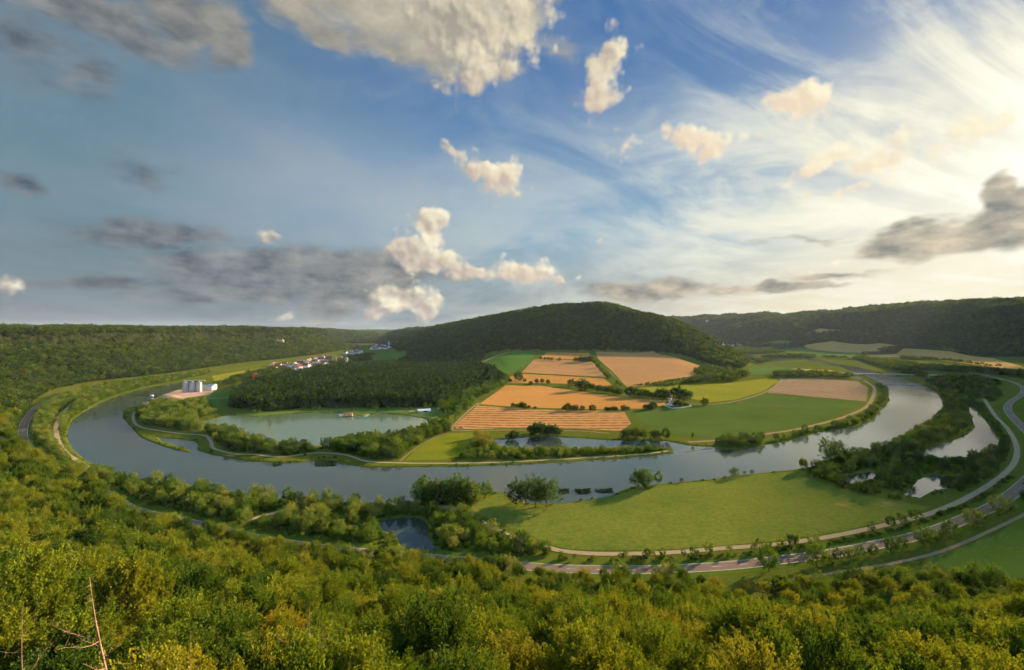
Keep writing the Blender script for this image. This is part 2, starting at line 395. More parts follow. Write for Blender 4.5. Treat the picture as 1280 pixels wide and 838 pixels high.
# ---------------------------------------------------------------- tree meshes
def unit(v): return v / np.maximum(np.linalg.norm(v, axis=-1, keepdims=True), 1e-9)
def leaves(Cn, D, S, rng, asp=.36):
    n = len(Cn); D = unit(D); side = unit(np.cross(D, rng.normal(size=(n, 3)))) * (S * asp)[:, None]
    T = D * S[:, None]
    V = np.stack([Cn, Cn + T * .5 + side, Cn + T, Cn + T * .5 - side], 1).reshape(-1, 3)
    return V, np.arange(n * 4).reshape(n, 4)
def crown(kind, seed, R, H, z0, ns, nl, ls, up=.8, lo=-.55, thin=1.):
    rng = np.random.default_rng(seed)
    th = rng.uniform(0, 2 * PI, ns); 
    cz = rng.uniform(lo, 1., ns) if kind != 'poplar' else rng.uniform(-1, 1, ns)
    if kind == 'cone':
        lv = np.sort(rng.uniform(0, 1, ns)) ** 1.15                      # 0 bottom, 1 tip
        rad = (1 - lv) * R + .15; out = np.stack([np.cos(th), np.sin(th), 0 * th], 1)
        t = rng.uniform(.15, 1, (ns, nl)) ** .7
        P = np.zeros((ns, nl, 3)); P[..., :2] = out[:, None, :2] * (rad[:, None] * t)[..., None]
        P[..., 2] = (z0 + lv * H)[:, None] - t * rad[:, None] * .28
        P += rng.normal(size=P.shape) * np.array([.22, .22, .1]) * ls * 1.3
        D = out[:, None, :] + rng.normal(size=P.shape) * .45 + np.array([0, 0, -.25])
    else:
        sr = np.sqrt(np.maximum(1 - cz ** 2, 0)); o = np.stack([np.cos(th) * sr, np.sin(th) * sr, cz], 1)
        lump = 1 + .22 * np.sin(th * 2 + seed) * sr + .2 * np.sin(th * 3 + cz * 5 + seed * 2) + .12 * np.sin(th * 5 - cz * 7 + seed)
        q = rng.uniform(.5, .8, ns) * lump
        if kind == 'poplar': q *= rng.uniform(.6, 1, ns)
        B = o * np.array([R, R, H / 2]) * q[:, None]; B[:, 2] += z0 + H / 2
        d = unit(o * np.array([1, 1, .6]) + np.array([0, 0, up]) + rng.normal(size=o.shape) * .22)
        L = R * rng.uniform(.32, .62, ns) if kind != 'poplar' else R * rng.uniform(.8, 1.6, ns)
        t = rng.uniform(0, 1, (ns, nl))
        P = B[:, None] + d[:, None] * (L[:, None] * t)[..., None]
        P += rng.normal(size=P.shape) * (L[:, None] * (.30 - .2 * t) * thin)[..., None]
        D = d[:, None] + rng.normal(size=P.shape) * (.55 * thin ** .5)
    S = ls * rng.uniform(.6, 1.25, P.shape[:2]).ravel()
    V, Fc = leaves(P.reshape(-1, 3), D.reshape(-1, 3), S, rng)
    sv = np.repeat(rng.uniform(0, 1, ns), nl) * .78 + rng.uniform(0, 1, ns * nl) * .22
    return V, Fc, sv
def crown_mesh(name, mat, *a, **k):
    V, Fc, sv = crown(*a, **k); return mesh_from(name, V, Fc, mat, fvar=sv)
def trunk_mb(H, r, seed, limbs=5, spread=2.5):
    rng = np.random.default_rng(seed); m = MB(); p = Vector((0, 0, -1.)); k = 4
    lean = Vector((rng.normal() * .25, rng.normal() * .25, 0))
    pts = [p + Vector((0, 0, 1.)) * 0 + Vector((0, 0, (H + 1) * i / k)) + lean * (i / k) ** 2 for i in range(k + 1)]
    for i in range(k): m.tube(pts[i], pts[i + 1], r * (1 - i / k * .8), r * (1 - (i + 1) / k * .8), 7)
    for j in range(limbs):
        a = rng.uniform(0, 2 * PI); f = rng.uniform(.45, .9); s = pts[0].lerp(pts[-1], f)
        e = s + Vector((math.cos(a) * spread, math.sin(a) * spread, rng.uniform(.8, 2.4) * spread * .6))
        m.tube(s, e, r * .38 * (1.1 - f * .6), r * .08, 5)
    return m
def single_tree_mesh(name, leafmat, V, Fc, sv, trunk):      # one mesh, used only where a tree is a few pixels
    n = len(V); tv = np.array(trunk.v); tf = [tuple(i + n for i in f) for f in trunk.f]
    faces = [tuple(f) for f in Fc.tolist()] + tf
    me = mesh_from(name, np.vstack([V, tv]), faces, [leafmat, M['bark']], fvar=np.concatenate([sv, np.full(len(tf), .5)]), midx=[0] * len(Fc) + [1] * len(tf))
    return me

CR = {}     # (crown meshes, trunk meshes)
CR['beech'] = ([crown_mesh('crown', M['leaf_forest'], 'broad', 100 + i, [5.4, 4.4, 6.2, 5., 4., 5.8, 4.8][i], [10, 12.5, 9, 11, 11.5, 10, 8.5][i], 4.2, [190, 160, 230, 200, 140, 220, 160][i], 70, [.33, .32, .36, .3, .34, .34, .29][i], up=[1.1, 1.3, .8, 1.1, 1.5, 1., .7][i], lo=-.6, thin=[.5, .45, .6, .5, .42, .5, .7][i]) for i in range(7)],
               [trunk_mb(11, .28, i).mesh('trunk', M['bark']) for i in range(3)])
CR['river'] = ([crown_mesh('crown', M['leaf_mid'], 'broad', 200 + i, 3.7 + .35 * (i % 3), 8.6 + (i % 2) * 1.6, .2, 120, 26, .46, up=.75, lo=-.95, thin=.8) for i in range(5)],
               [trunk_mb(6.5, .2, 10 + i, 4, 1.6).mesh('trunk', M['bark']) for i in range(2)])
CR['spruce'] = ([crown_mesh('crown', M['leaf_conifer'], 'cone', 300 + i, 3.3, 16, 2.2, 150, 22, .55) for i in range(3)],
                [trunk_mb(15, .22, 20 + i, 0).mesh('trunk', M['bark']) for i in range(1)])
CR['poplar'] = ([crown_mesh('crown', M['leaf_pale'], 'poplar', 400 + i, 1.5, 12.5, 1.2, 70, 22, .5, up=2.) for i in range(3)],
                [trunk_mb(9, .18, 30 + i, 0).mesh('trunk', M['bark']) for i in range(1)])
CR['young'] = ([crown_mesh('crown', M['leaf_mid'], 'broad', 500 + i, 1.7, 4.4, 1.0, 44, 22, .38, up=.7, lo=-.9) for i in range(4)],
               [trunk_mb(3.2, .09, 40 + i, 3, .8).mesh('trunk', M['bark']) for i in range(2)])
BUSH = [single_tree_mesh('bush', M['leaf_mid'], *crown('broad', 600 + i, 2.0, 3.4, -.4, 50, 20, .45, up=.5, lo=-.7), trunk_mb(1.6, .08, 50 + i, 2, .7)) for i in range(4)]
TREE1 = [single_tree_mesh('tree', M['leaf_mid'], *crown('broad', 700 + i, 4.6, 8.8, .3, 110, 14, 1.0, up=.35, lo=-1.), trunk_mb(6, .25, 60 + i, 3, 1.5)) for i in range(4)]
# variants for woods seen as one mass
def proto_coll(name, meshes):
    c = bpy.data.collections.new(name)
    for i, me in enumerate(meshes):
        o = bpy.data.objects.new('%s_%d' % (name, i), me); c.objects.link(o)
    return c
P_BEECH = proto_coll('beech_variants', [single_tree_mesh('beech', M['leaf_forest'], *crown('broad', 800 + i, 5.0, 10, 4.0, 200, 32, .42, up=1., thin=.6), trunk_mb(10, .26, 70 + i, 3)) for i in range(5)])
P_HILL = proto_coll('hill_variants', [mesh_from('hilltree', *crown('broad', 900 + i, 5.2, 10.5, 2.5, 48, 5, 1.9, up=.35)[:2], M['leaf_hill'], fvar=crown('broad', 900 + i, 5.2, 10.5, 2.5, 48, 5, 1.9, up=.35)[2]) for i in range(5)])
P_CONE = proto_coll('conifer_variants', [mesh_from('conifer', *crown('cone', 950 + i, 3.1, 16, 1.5, 60, 5, 1.7)[:2], M['leaf_conifer'], fvar=crown('cone', 950 + i, 3.1, 16, 1.5, 60, 5, 1.7)[2]) for i in range(4)])
P_BUSH = proto_coll('bush_variants', BUSH)

def gn_scatter(name, pts, scale, coll, label, cat, seed=1, ix=None):
    rng = np.random.default_rng(seed); n = len(pts)
    if n == 0: return
    me = bpy.data.meshes.new(name); me.vertices.add(n); me.vertices.foreach_set('co', np.asarray(pts, np.float32).ravel())
    sv = np.stack([scale, scale, scale * rng.uniform(.85, 1.2, n)], 1).astype(np.float32)
    a = me.attributes.new('sc', 'FLOAT_VECTOR', 'POINT'); a.data.foreach_set('vector', sv.ravel())
    rv = np.zeros((n, 3), np.float32); rv[:, 2] = rng.uniform(0, 6.28, n); rv[:, 0] = rng.normal(0, .05, n); rv[:, 1] = rng.normal(0, .05, n)
    a = me.attributes.new('ro', 'FLOAT_VECTOR', 'POINT'); a.data.foreach_set('vector', rv.ravel())
    a = me.attributes.new('ix', 'INT', 'POINT'); a.data.foreach_set('value', (rng.integers(0, len(coll.objects), n) if ix is None else ix).astype(np.int32))
    o = bpy.data.objects.new(name, me); link(o); props(o, label, cat, kind='stuff')
    g = bpy.data.node_groups.new(name + '_scatter', 'GeometryNodeTree')
    g.interface.new_socket('Geometry', in_out='INPUT', socket_type='NodeSocketGeometry'); g.interface.new_socket('Geometry', in_out='OUTPUT', socket_type='NodeSocketGeometry')
    N = NT(g); gi = N.add('NodeGroupInput'); go = N.add('NodeGroupOutput')
    ci = N.add('GeometryNodeCollectionInfo'); ci.inputs['Collection'].default_value = coll; ci.inputs['Separate Children'].default_value = True; ci.inputs['Reset Children'].default_value = True
    def attr(nm, dt):
        x = N.add('GeometryNodeInputNamedAttribute'); x.data_type = dt; x.inputs['Name'].default_value = nm; return x.outputs[0]
    ip = N.add('GeometryNodeInstanceOnPoints'); ip.inputs['Pick Instance'].default_value = True
    N.l.new(gi.outputs[0], ip.inputs['Points']); N.l.new(ci.outputs[0], ip.inputs['Instance'])
    N.l.new(attr('ix', 'INT'), ip.inputs['Instance Index']); N.l.new(attr('sc', 'FLOAT_VECTOR'), ip.inputs['Scale'])
    e2r = N.add('FunctionNodeEulerToRotation'); N.l.new(attr('ro', 'FLOAT_VECTOR'), e2r.inputs[0]); N.l.new(e2r.outputs[0], ip.inputs['Rotation'])
    N.l.new(ip.outputs[0], go.inputs[0])
    md = o.modifiers.new('scatter', 'NODES'); md.node_group = g
    return o

# ---------------------------------------------------------------- terrain sheet (rings around the viewpoint)
az = np.radians(np.concatenate([np.arange(-180, -54, 3.), np.arange(-54, 54.01, .13), np.arange(57, 180, 3.)]))
r = [2.]
while r[-1] < 16000:
    q = r[-1]
    if q < 180: st = max(1.5, q * .05)
    elif q < 700: st = min(q * q / (CAMH * F) * 1.1, 5.)
    elif q < 2600: st = min(q * q / (CAMH * F) * .8, 16)
    else: st = q * .014
    r.append(q + st)
r = np.array(r)
AZ, RR = np.meshgrid(az, r, indexing='ij')
GX, GY = np.sin(AZ) * RR, np.cos(AZ) * RR
pa, pb = hill_parts(GX, GY); bh = base_h(GX, GY)
GZ = np.maximum(np.maximum(pa, pb), bh)
GZ0 = GZ.copy()
def hgt(X, Y):                           # height read off the terrain sheet
    X = np.asarray(X, float); Y = np.asarray(Y, float); a = np.arctan2(X, Y); q = np.clip(np.hypot(X, Y), r[0], r[-1] - 1)
    i = np.clip(np.searchsorted(az, a) - 1, 0, len(az) - 2); j = np.clip(np.searchsorted(r, q) - 1, 0, len(r) - 2)
    fa_ = np.clip((a - az[i]) / (az[i + 1] - az[i]), 0, 1); fr_ = np.clip((q - r[j]) / (r[j + 1] - r[j]), 0, 1)
    return (GZ0[i, j] * (1 - fa_) + GZ0[i + 1, j] * fa_) * (1 - fr_) + (GZ0[i, j + 1] * (1 - fa_) + GZ0[i + 1, j + 1] * fa_) * fr_
sd = water_sd(GX, GY)
GZ = GZ + np.where(sd > 0, 0, -np.minimum(-sd * .6, 2.2))
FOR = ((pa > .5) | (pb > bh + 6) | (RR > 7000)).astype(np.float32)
# viewshed along each bearing
_el = (GZ - CAMH) / RR; _cm = np.maximum.accumulate(_el, axis=1)
def visible(P, top):
    a = np.arctan2(P[:, 0], P[:, 1]); rr = np.hypot(P[:, 0], P[:, 1])
    ia = np.clip(np.searchsorted(az, a), 0, len(az) - 1); ir = np.clip(np.searchsorted(r, rr * .985) - 1, 0, len(r) - 1)
    return ((P[:, 2] + top - CAMH) / rr > _cm[ia, ir]) & (np.abs(a) < math.radians(49))
na, nr = len(az), len(r)
idx = np.arange(na * nr).reshape(na, nr)
nxt = np.roll(idx, -1, axis=0)
Q = np.stack([idx[:, :-1], idx[:, 1:], nxt[:, 1:], nxt[:, :-1]], -1).reshape(-1, 4)
V = np.stack([GX, GY, GZ], -1).reshape(-1, 3)
Vc = np.vstack([V, [[0, 0, float(GZ[:, 0].mean())]]])
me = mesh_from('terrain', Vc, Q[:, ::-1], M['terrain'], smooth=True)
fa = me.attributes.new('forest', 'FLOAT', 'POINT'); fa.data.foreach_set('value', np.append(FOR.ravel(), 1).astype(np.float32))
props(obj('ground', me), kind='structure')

def poly_obj(name, pts, mat, z=None, lift=.12, step=None, label=None, kind='structure'):
    """sheet over a ground outline; follows the terrain when it slopes"""
    vs = [Vector((x, y, 0)) for x, y in pts]
    bm = bmesh.new(); bv = [bm.verts.new(v) for v in vs]
    for tri in tessellate_polygon([vs]):
        try: bm.faces.new([bv[i] for i in tri])
        except ValueError: pass
    bmesh.ops.recalc_face_normals(bm, faces=bm.faces[:])
    if step:
        a = np.array(pts); lo, hi = a.min(0), a.max(0)
        for ax in (0, 1):
            for c in np.arange(math.ceil(lo[ax] / step) * step, hi[ax], step):
                co = [0, 0, 0]; co[ax] = c; no = [0, 0, 0]; no[ax] = 1
                bmesh.ops.bisect_plane(bm, geom=bm.verts[:] + bm.edges[:] + bm.faces[:], plane_co=co, plane_no=no)
    bm.verts.ensure_lookup_table()
    xy = np.array([(v.co.x, v.co.y) for v in bm.verts])
    zz = np.full(len(xy), z) if z is not None else hgt(xy[:, 0], xy[:, 1]) + lift
    for v, h in zip(bm.verts, zz): v.co.z = h
    for f in bm.faces:
        if f.normal.z < 0: f.normal_flip()
    me = bpy.data.meshes.new(name); bm.to_mesh(me); bm.free(); me.materials.append(mat)
    for p in me.polygons: p.use_smooth = True
    o = obj(name, me); props(o, label, kind=kind); return o

for nm, w, m in (('river', RIVER, 'river'), ('lake', LAKE, 'lake'), ('dark_pond', POND_DARK, 'pond'), ('oxbow_pond', POND_A, 'river'), ('small_pond', POND_B, 'river'), ('reedy_pond', POND_C, 'river'), ('backwater', CUTOFF, 'river')):
    poly_obj(nm, w, M[m], z=-.55)

# ---------------------------------------------------------------- fields
def smooth_poly(pts, k=3):
    return pts
FIELDS = []
def field(name, px, mat, lift=.15, step=45.):
    g = G(px); FIELDS.append(g); return poly_obj(name, g, M[mat], lift=lift, step=step)
field('stubble_field', [(597, 507), (640, 510.5), (690, 512.5), (780, 514), (789, 530), (776, 539), (722, 536.5), (640, 535.5), (572, 537), (567, 533.5)], 'stubble')
field('wheat_field', [(632, 482), (676, 482.5), (722, 489), (777, 497.5), (835, 501), (829, 507), (802, 511), (750, 512), (690, 510.5), (640, 508.5), (599, 505.5)], 'wheat')
field('wheat_strip', [(636, 472), (651, 467.5), (695, 470), (755, 473.5), (766, 482), (735, 484), (708, 480), (676, 479.5), (633, 479)], 'wheat', .4, 30.)
field('barley_field', [(652, 466), (667, 450), (676, 448.5), (741, 452.5), (757, 472), (695, 468.5)], 'wheat_pale', .6, 30.)
field('upper_wheat_field', [(676, 447.7), (683, 441), (736, 441.5), (740, 447), (735, 451)], 'wheat', .6, 30.)
field('large_wheat_field', [(743, 440), (816, 439.4), (850, 449), (878, 459), (866, 465), (881, 473), (849, 480), (783, 484.5), (746, 448)], 'wheat_pale', .6, 30.)
field('green_field', [(593, 457.5), (620, 446), (647, 439.5), (672, 440.5), (662, 455), (640, 466.5), (626, 467)], 'green_field_far', .5, 30.)
field('yellow_meadow', [(784, 486), (848, 481.5), (903, 480), (960, 473), (971, 474.5), (973, 477), (953, 490), (921, 499.5), (887, 503.5), (866, 499), (838, 495.5), (783, 490)], 'yellow_meadow', .2)
field('church_field', [(785, 514), (832, 509.5), (860, 509), (920, 503), (1028, 524.5), (1000, 532), (960, 541), (920, 547), (887, 548.5), (838, 543.5), (796, 530)], 'green_field')
field('river_field', [(924, 501), (953, 492.5), (1075, 504), (1077, 508), (1033, 524)], 'green_field')
field('ploughed_field', [(976, 474), (1020, 473.5), (1072, 477), (1085, 485), (1083, 502), (1040, 498.5), (959, 491)], 'brown_rows')
field('riverside_field', [(936, 456), (990, 459), (1050, 463.5), (1060, 468), (1000, 467.5), (936, 469)], 'far_green')
field('far_stubble', [(990, 461), (1040, 463), (1058, 467), (1010, 466)], 'far_tan', .3)
for i, (nm, px, m) in enumerate([
        ('far_wheat_field', [(1000, 432.5), (1039, 427), (1099, 429.6), (1126, 434), (1100, 439), (1075, 442), (1039, 440)], 'far_tan'),
        ('far_brown_field', [(1081, 444.6), (1129, 436), (1190, 440), (1240, 448), (1290, 462), (1290, 468), (1248, 460), (1167, 450)], 'far_tan'),
        ('far_green_field', [(960, 438), (1000, 434), (1039, 441), (1078, 443.5), (1065, 450), (1000, 444)], 'far_green'),
        ('far_pasture', [(1133, 434), (1200, 437), (1235, 445), (1190, 439)], 'far_green'),
        ('valley_pasture', [(935, 432), (975, 425.5), (1000, 427), (985, 433)], 'far_green'),
        ('slope_pasture', [(1000, 420), (1025, 411), (1058, 412), (1050, 416), (1020, 418)], 'far_tan'),
        ('left_pasture', [(330, 458), (400, 449), (440, 441), (455, 444), (420, 449), (350, 461)], 'far_green'),
        ('town_pasture', [(455, 447), (490, 439.5), (512, 441), (500, 449), (470, 452)], 'green_field_far')]):
    field(nm, px, m, 1.2, 60.)
MEADOW = FL([(586, 631), (598, 618), (624, 617.5), (640, 622.5), (662, 632), (699, 631), (727, 628), (765, 622), (784, 613.5), (815, 608), (857, 604), (915, 597), (960, 592), (992, 590), (1007, 597), (1034, 606),
             (1074, 619), (1120, 626), (1163, 634.5), (1120, 649.5), (1049, 665), (977, 676), (902, 682.5), (840, 687), (790, 688.5), (740, 688.5), (703, 685.5), (684, 680), (660, 668), (622, 655), (592, 641)])
FIELDS.append(MEADOW); poly_obj('meadow', MEADOW, M['meadow'], lift=.1)
RM = FL([(1290, 644), (1235, 671), (1192, 689), (1158, 698.5), (1190, 716), (1210, 724), (1262, 727), (1340, 727), (1420, 700)])
FIELDS.append(RM); poly_obj('crop_field', RM, M['crop'], lift=.1)
SM = FL([(564, 542), (590, 541), (596, 552), (590, 562), (565, 575), (508, 575.5), (518, 563), (541, 549)])
FIELDS.append(SM); poly_obj('small_meadow', SM, M['meadow_small'], lift=.1)
LB = FL([(255, 496), (300, 480), (345, 474), (385, 469), (380, 473), (335, 480), (300, 490), (289, 499), (285, 510), (262, 517), (256, 505)])
FIELDS.append(LB); poly_obj('harbour_meadow', LB, M['green_field_far'], lift=.1)
LB2 = FL([(265, 470), (320, 461), (400, 449), (440, 443), (400, 452), (330, 464), (300, 472), (268, 477)])
FIELDS.append(LB2); poly_obj('bank_meadow', LB2, M['yellow_meadow'], lift=.1)
LL = FL([(285, 517), (330, 516), (400, 511), (480, 510.5), (545, 509), (560, 520), (545, 530), (539, 528), (534, 522.5), (509, 518.5), (475, 515.5), (447, 518), (420, 515), (375, 515.5), (323, 520)])
FIELDS.append(LL); poly_obj('lakeside_lawn', LL, M['far_green'], lift=.08)
QU = FL([(186, 503), (203, 494), (222, 488), (250, 487.5), (268, 489.5), (262, 493.5), (235, 497.5), (215, 502), (196, 506)])
FIELDS.append(QU); poly_obj('quay', QU, M['sand'], lift=.2)

# ---------------------------------------------------------------- roads and paths
def spline(P, n=8):
    P = [np.array(p, float) for p in P]; out = []
    for i in range(len(P) - 1):
        p0 = P[max(i - 1, 0)]; p1 = P[i]; p2 = P[i + 1]; p3 = P[min(i + 2, len(P) - 1)]
        for t in np.linspace(0, 1, n, endpoint=False):
            out.append(.5 * ((2 * p1) + (-p0 + p2) * t + (2 * p0 - 5 * p1 + 4 * p2 - p3) * t * t + (-p0 + 3 * p1 - 3 * p2 + p3) * t ** 3))
    out.append(P[-1]); return np.array(out)
def normals(L):
    t = unit(np.gradient(L, axis=0)); return np.stack([-t[:, 1], t[:, 0]], 1)
def strip(name, L, a, b, mat, lift, parent=None, dash=None, kind='structure'):
    N = normals(L); A = L + N * a; B = L + N * b
    ZA = hgt(L[:, 0], L[:, 1]) * 1 + lift
    v = []; f = []
    for i in range(len(L)): v += [(A[i, 0], A[i, 1], ZA[i]), (B[i, 0], B[i, 1], ZA[i])]
    s = np.concatenate([[0], np.cumsum(np.linalg.norm(np.diff(L, axis=0), axis=1))])
    for i in range(len(L) - 1):
        if dash and (s[i] % dash[0]) > dash[1]: continue
        q = (2 * i, 2 * i + 1, 2 * i + 3, 2 * i + 2)
        f.append(q if (b < a) else q[::-1])
    me = mesh_from(name, v, f, mat, smooth=True); o = obj(name, me, parent)
    if parent is None: props(o, kind=kind)
    return o
ROADS = []
def resample(L, d):
    s = np.concatenate([[0], np.cumsum(np.linalg.norm(np.diff(L, axis=0), axis=1))]); q = np.arange(0, s[-1], d)
    return np.stack([np.interp(q, s, L[:, 0]), np.interp(q, s, L[:, 1])], 1)
MAIN = spline(FL([(1150, 459), (1194, 462.5), (1248, 473), (1275, 482), (1279, 491), (1262, 504), (1260, 514), (1269, 525), (1284, 540), (1298, 560), (1298, 584), (1281, 604), (1249, 629), (1212, 646),
                  (1178, 660), (1135, 673), (1092, 682), (1034, 693), (977, 700), (915, 707), (840, 711.5), (765, 712.5), (700, 711), (642, 707), (590, 702), (537, 697.5), (432, 688.5), (380, 682.5),
                  (315, 672), (265, 659.5), (169, 638), (133, 618), (83, 597), (56, 579), (35, 559.5), (28, 544), (33, 525), (46, 509), (62, 501), (84, 491), (110, 484)]), 12)
MAIN = resample(MAIN, 2.5); ROADS.append((MAIN, 8.5))
strip('verge', MAIN, -8, 8, M['verge'], .05)
road = strip('road', MAIN, -4.6, 4.6, M['asphalt'], .12)
strip('edge_line', MAIN, -4.25, -3.95, M['paint'], .125, road); strip('edge_line', MAIN, 3.95, 4.25, M['paint'], .125, road)
strip('centre_line', MAIN, -.12, .12, M['paint'], .125, road, dash=(15, 7))
def path(name, px, w, mat, lift=.16, world=None):
    L = resample(spline(G(px)), 3.); ROADS.append((L, w / 2 + 1.5)); return strip(name, L, -w / 2, w / 2, M[mat], lift)
GRAVEL_PX = [(1230, 499), (1234, 505), (1245, 521), (1260, 537), (1270, 556), (1269, 576), (1250, 597), (1208, 623), (1163, 642), (1120, 653.5), (1049, 669), (977, 680), (902, 686), (840, 691), (790, 692.5), (740, 692.5), (702, 689), (682, 684), (656, 678),
             (617, 661), (595, 648.6), (574, 638), (556, 634), (520, 634)]
path('gravel_path', GRAVEL_PX, 4.4, 'gravel')
path('farm_track', [(1300, 634), (1235, 665.5), (1192, 684), (1155, 696), (1097, 708), (1034, 718), (1006, 722.5), (963, 730), (945, 740)], 2.4, 'dirt')
path('bank_path', [(90, 505), (77, 518), (71, 530), (70, 538), (73, 552), (82, 566), (100, 578), (118, 590)], 4.5, 'gravel')
path('wood_path', [(310, 651), (325, 646), (352, 639), (375, 632)], 3.5, 'gravel')
path('peninsula_path', [(192, 502), (170, 514), (167, 526), (176, 534), (198, 538.5), (224, 542), (250, 544), (259, 546), (264, 553), (266, 560), (280, 565), (298, 568), (320, 568.5), (351, 571.5), (396, 566.5), (432, 569), (459, 577), (500, 579), (537, 579.5), (600, 579), (640, 577.5), (700, 574.5), (750, 571.5), (800, 568.3), (836, 564)], 3.6, 'gravel')
path('harbour_road', [(192, 503), (224, 502.5), (257, 499), (289, 496), (300, 488)], 5, 'gravel')
path('field_track', [(597, 508), (598, 504), (588, 512), (572, 527), (565, 536), (575, 538.5), (640, 538), (722, 539), (762, 542)], 3.5, 'dirt')
path('field_edge_track', [(744, 440), (746, 448), (765, 466), (783, 485)], 7, 'verge', .7)
path('forest_track', [(588, 460), (610, 450), (640, 440.5), (668, 439)], 9, 'far_tan', .9)
path('meadow_track', [(974, 473), (977, 477), (955, 491), (921, 501.5), (887, 506), (862, 505)], 4, 'dirt', .25)
path('river_track', [(860, 553), (900, 550.5), (940, 545), (990, 538), (1035, 527.5), (1062, 519), (1084, 508), (1092, 494), (1092, 484), (1080, 476)], 6, 'dirt', .2)
path('bridge_road', [(960, 470), (1010, 472), (1060, 470.5)], 6, 'asphalt', .3)
path('meadow_trail', [(500, 577), (517, 562.5), (541, 548.5), (563, 541)], 1.6, 'dirt', .2)

def near_road(P, extra=0.):
    m = np.zeros(len(P), bool)
    for L, w in ROADS:
        k = L[::2]
        lo = k.min(0) - 20; hi = k.max(0) + 20
        c = (P[:, 0] > lo[0]) & (P[:, 0] < hi[0]) & (P[:, 1] > lo[1]) & (P[:, 1] < hi[1])
        ii = np.nonzero(c)[0]
        for s in range(0, len(ii), 2000):
            j = ii[s:s + 2000]
            d = np.sqrt(((P[j, None, :2] - k[None]) ** 2).sum(-1)).min(1); m[j] |= d < w + extra
    return m
def in_fields(P):
    m = np.zeros(len(P), bool)
    for f in FIELDS: m |= inside(P[:, 0], P[:, 1], f)
    return m
def scatter(poly, sp, rng, jit=.42, water=2.5, road_extra=1.5, fields=False):
    a = np.array(poly); lo, hi = a.min(0), a.max(0)
    xs = np.arange(lo[0], hi[0] + sp, sp); ys = np.arange(lo[1], hi[1] + sp, sp * .87)
    X, Y = np.meshgrid(xs, ys); X = X + (np.arange(len(ys)) % 2)[:, None] * sp * .5
    P = np.stack([X.ravel(), Y.ravel()], 1) + rng.uniform(-jit, jit, (X.size, 2)) * sp
    P = P[inside(P[:, 0], P[:, 1], poly)]
    if len(P) and water is not None: P = P[water_sd(P[:, 0], P[:, 1]) > water]
    if len(P): P = P[~near_road(P, road_extra)]
    if len(P) and not fields: P = P[~in_fields(P)]
    return P

# ---------------------------------------------------------------- single trees
TONE = {'pale': 'leaf_pale', 'mid': 'leaf_mid', 'dark': 'leaf_dark', 'yellow': 'leaf_yellow', 'forest': 'leaf_forest', 'conifer': 'leaf_conifer'}
_tm = {}
def toned(me, tone):
    k = (me.name, tone)
    if k not in _tm:
        m2 = me.copy(); m2.materials[0] = M[TONE[tone]]; _tm[k] = m2
    return _tm[k]
def tree(kind, x, y, s, label, cat, group, rng, name, tone=None, lean=0.):
    cs, ts = CR[kind]
    z = zat(x, y) - .15
    t = empty(name, (x, y, z), rng.uniform(0, 6.28), label, cat, group, s)
    t.rotation_euler[0] = rng.normal() * .04 + lean
    me = cs[rng.integers(len(cs))]
    obj('crown', toned(me, tone) if tone else me, t); obj('trunk', ts[rng.integers(len(ts))], t)
    return t
def mtree(meshes, x, y, s, label, cat, group, rng, name, tone='mid', sz=1.):
    o = obj(name, toned(meshes[rng.integers(len(meshes))], tone), None, (x, y, zat(x, y) - .1), rng.uniform(0, 6.28)); o.scale = (s, s, s * sz)
    return props(o, label, cat, group)
R2 = np.random.default_rng(21)
def px_of(x, y, z=0): return CX + F * x / y, HY + F * (CAMH - z) / y

# --- forest on the near slope: the nearest trees are things, the rest is one wood
A = [(-1100, 1400), (-1100, 0), (-60, 8), (60, 8), (520, 8), (700, 330), (400, 330), (0, 300), (-300, 420), (-500, 620), (-900, 1200)]
P = scatter(A, 8.6, R2, jit=.46, road_extra=1.)
ins = inside(P[:, 0], P[:, 1], FOOT)
P = P[ins]
P = np.column_stack([P, hgt(P[:, 0], P[:, 1])])
R_ = np.hypot(P[:, 0], P[:, 1]); top = P[:, 2] + 14
ppy = HY + F * (CAMH - top) / np.maximum(P[:, 1], 1); ppx = CX + F * P[:, 0] / np.maximum(P[:, 1], 1)
ok = (R_ > 40) & (P[:, 1] > 20) & (ppx > -90) & (ppx < 1370) & (ppy < 900) & ((ppy > 700) | (R_ > 110)) & (R_ < 420)
P = P[ok]; R_ = R_[ok]; P = P[visible(P, 15)]; R_ = np.hypot(P[:, 0], P[:, 1])
order = np.argsort(R_); P = P[order]; R_ = R_[order]
print('near forest', len(P))
def fl(i, p, q):
    a = 'at the left' if p < 330 else 'in the middle' if p < 860 else 'at the right'
    b = 'lowest and closest part' if R_[i] < 78 else 'middle part' if R_[i] < 110 else 'upper part'
    return a, b
NI = 290; cnt = 0
SPRUCE = {}
for i in range(min(NI, len(P))):
    x, y, z = P[i]; p, _ = px_of(x, y, z)
    u = R2.uniform(); a, b = fl(i, p, 0)
    if u < .035:
        tree('spruce', x, y, R2.uniform(.8, 1.), 'dark pointed spruce in the near forest, %s of the photo' % a, 'spruce tree', 'dark spruces in the near forest, %s' % a, R2, 'spruce_tree', 'dark')
    elif u < .05:
        tree('beech', x, y, R2.uniform(.85, 1.1), 'yellow broadleaf tree in the %s of the near forest, %s' % (b, a), 'tree', 'yellow trees in the %s of the near forest, %s' % (b, a), R2, 'beech_tree', 'yellow')
    else:
        tree('beech', x, y, R2.uniform(.72, 1.16), 'green broadleaf tree in the %s of the near forest, %s' % (b, a), 'tree', 'green trees in the %s of the near forest, %s' % (b, a), R2, 'beech_tree')
for o_ in [o for o in C.objects if o.name.startswith('beech_tree')]: q_ = R2.uniform(.82, 1.28); o_.scale[2] *= q_
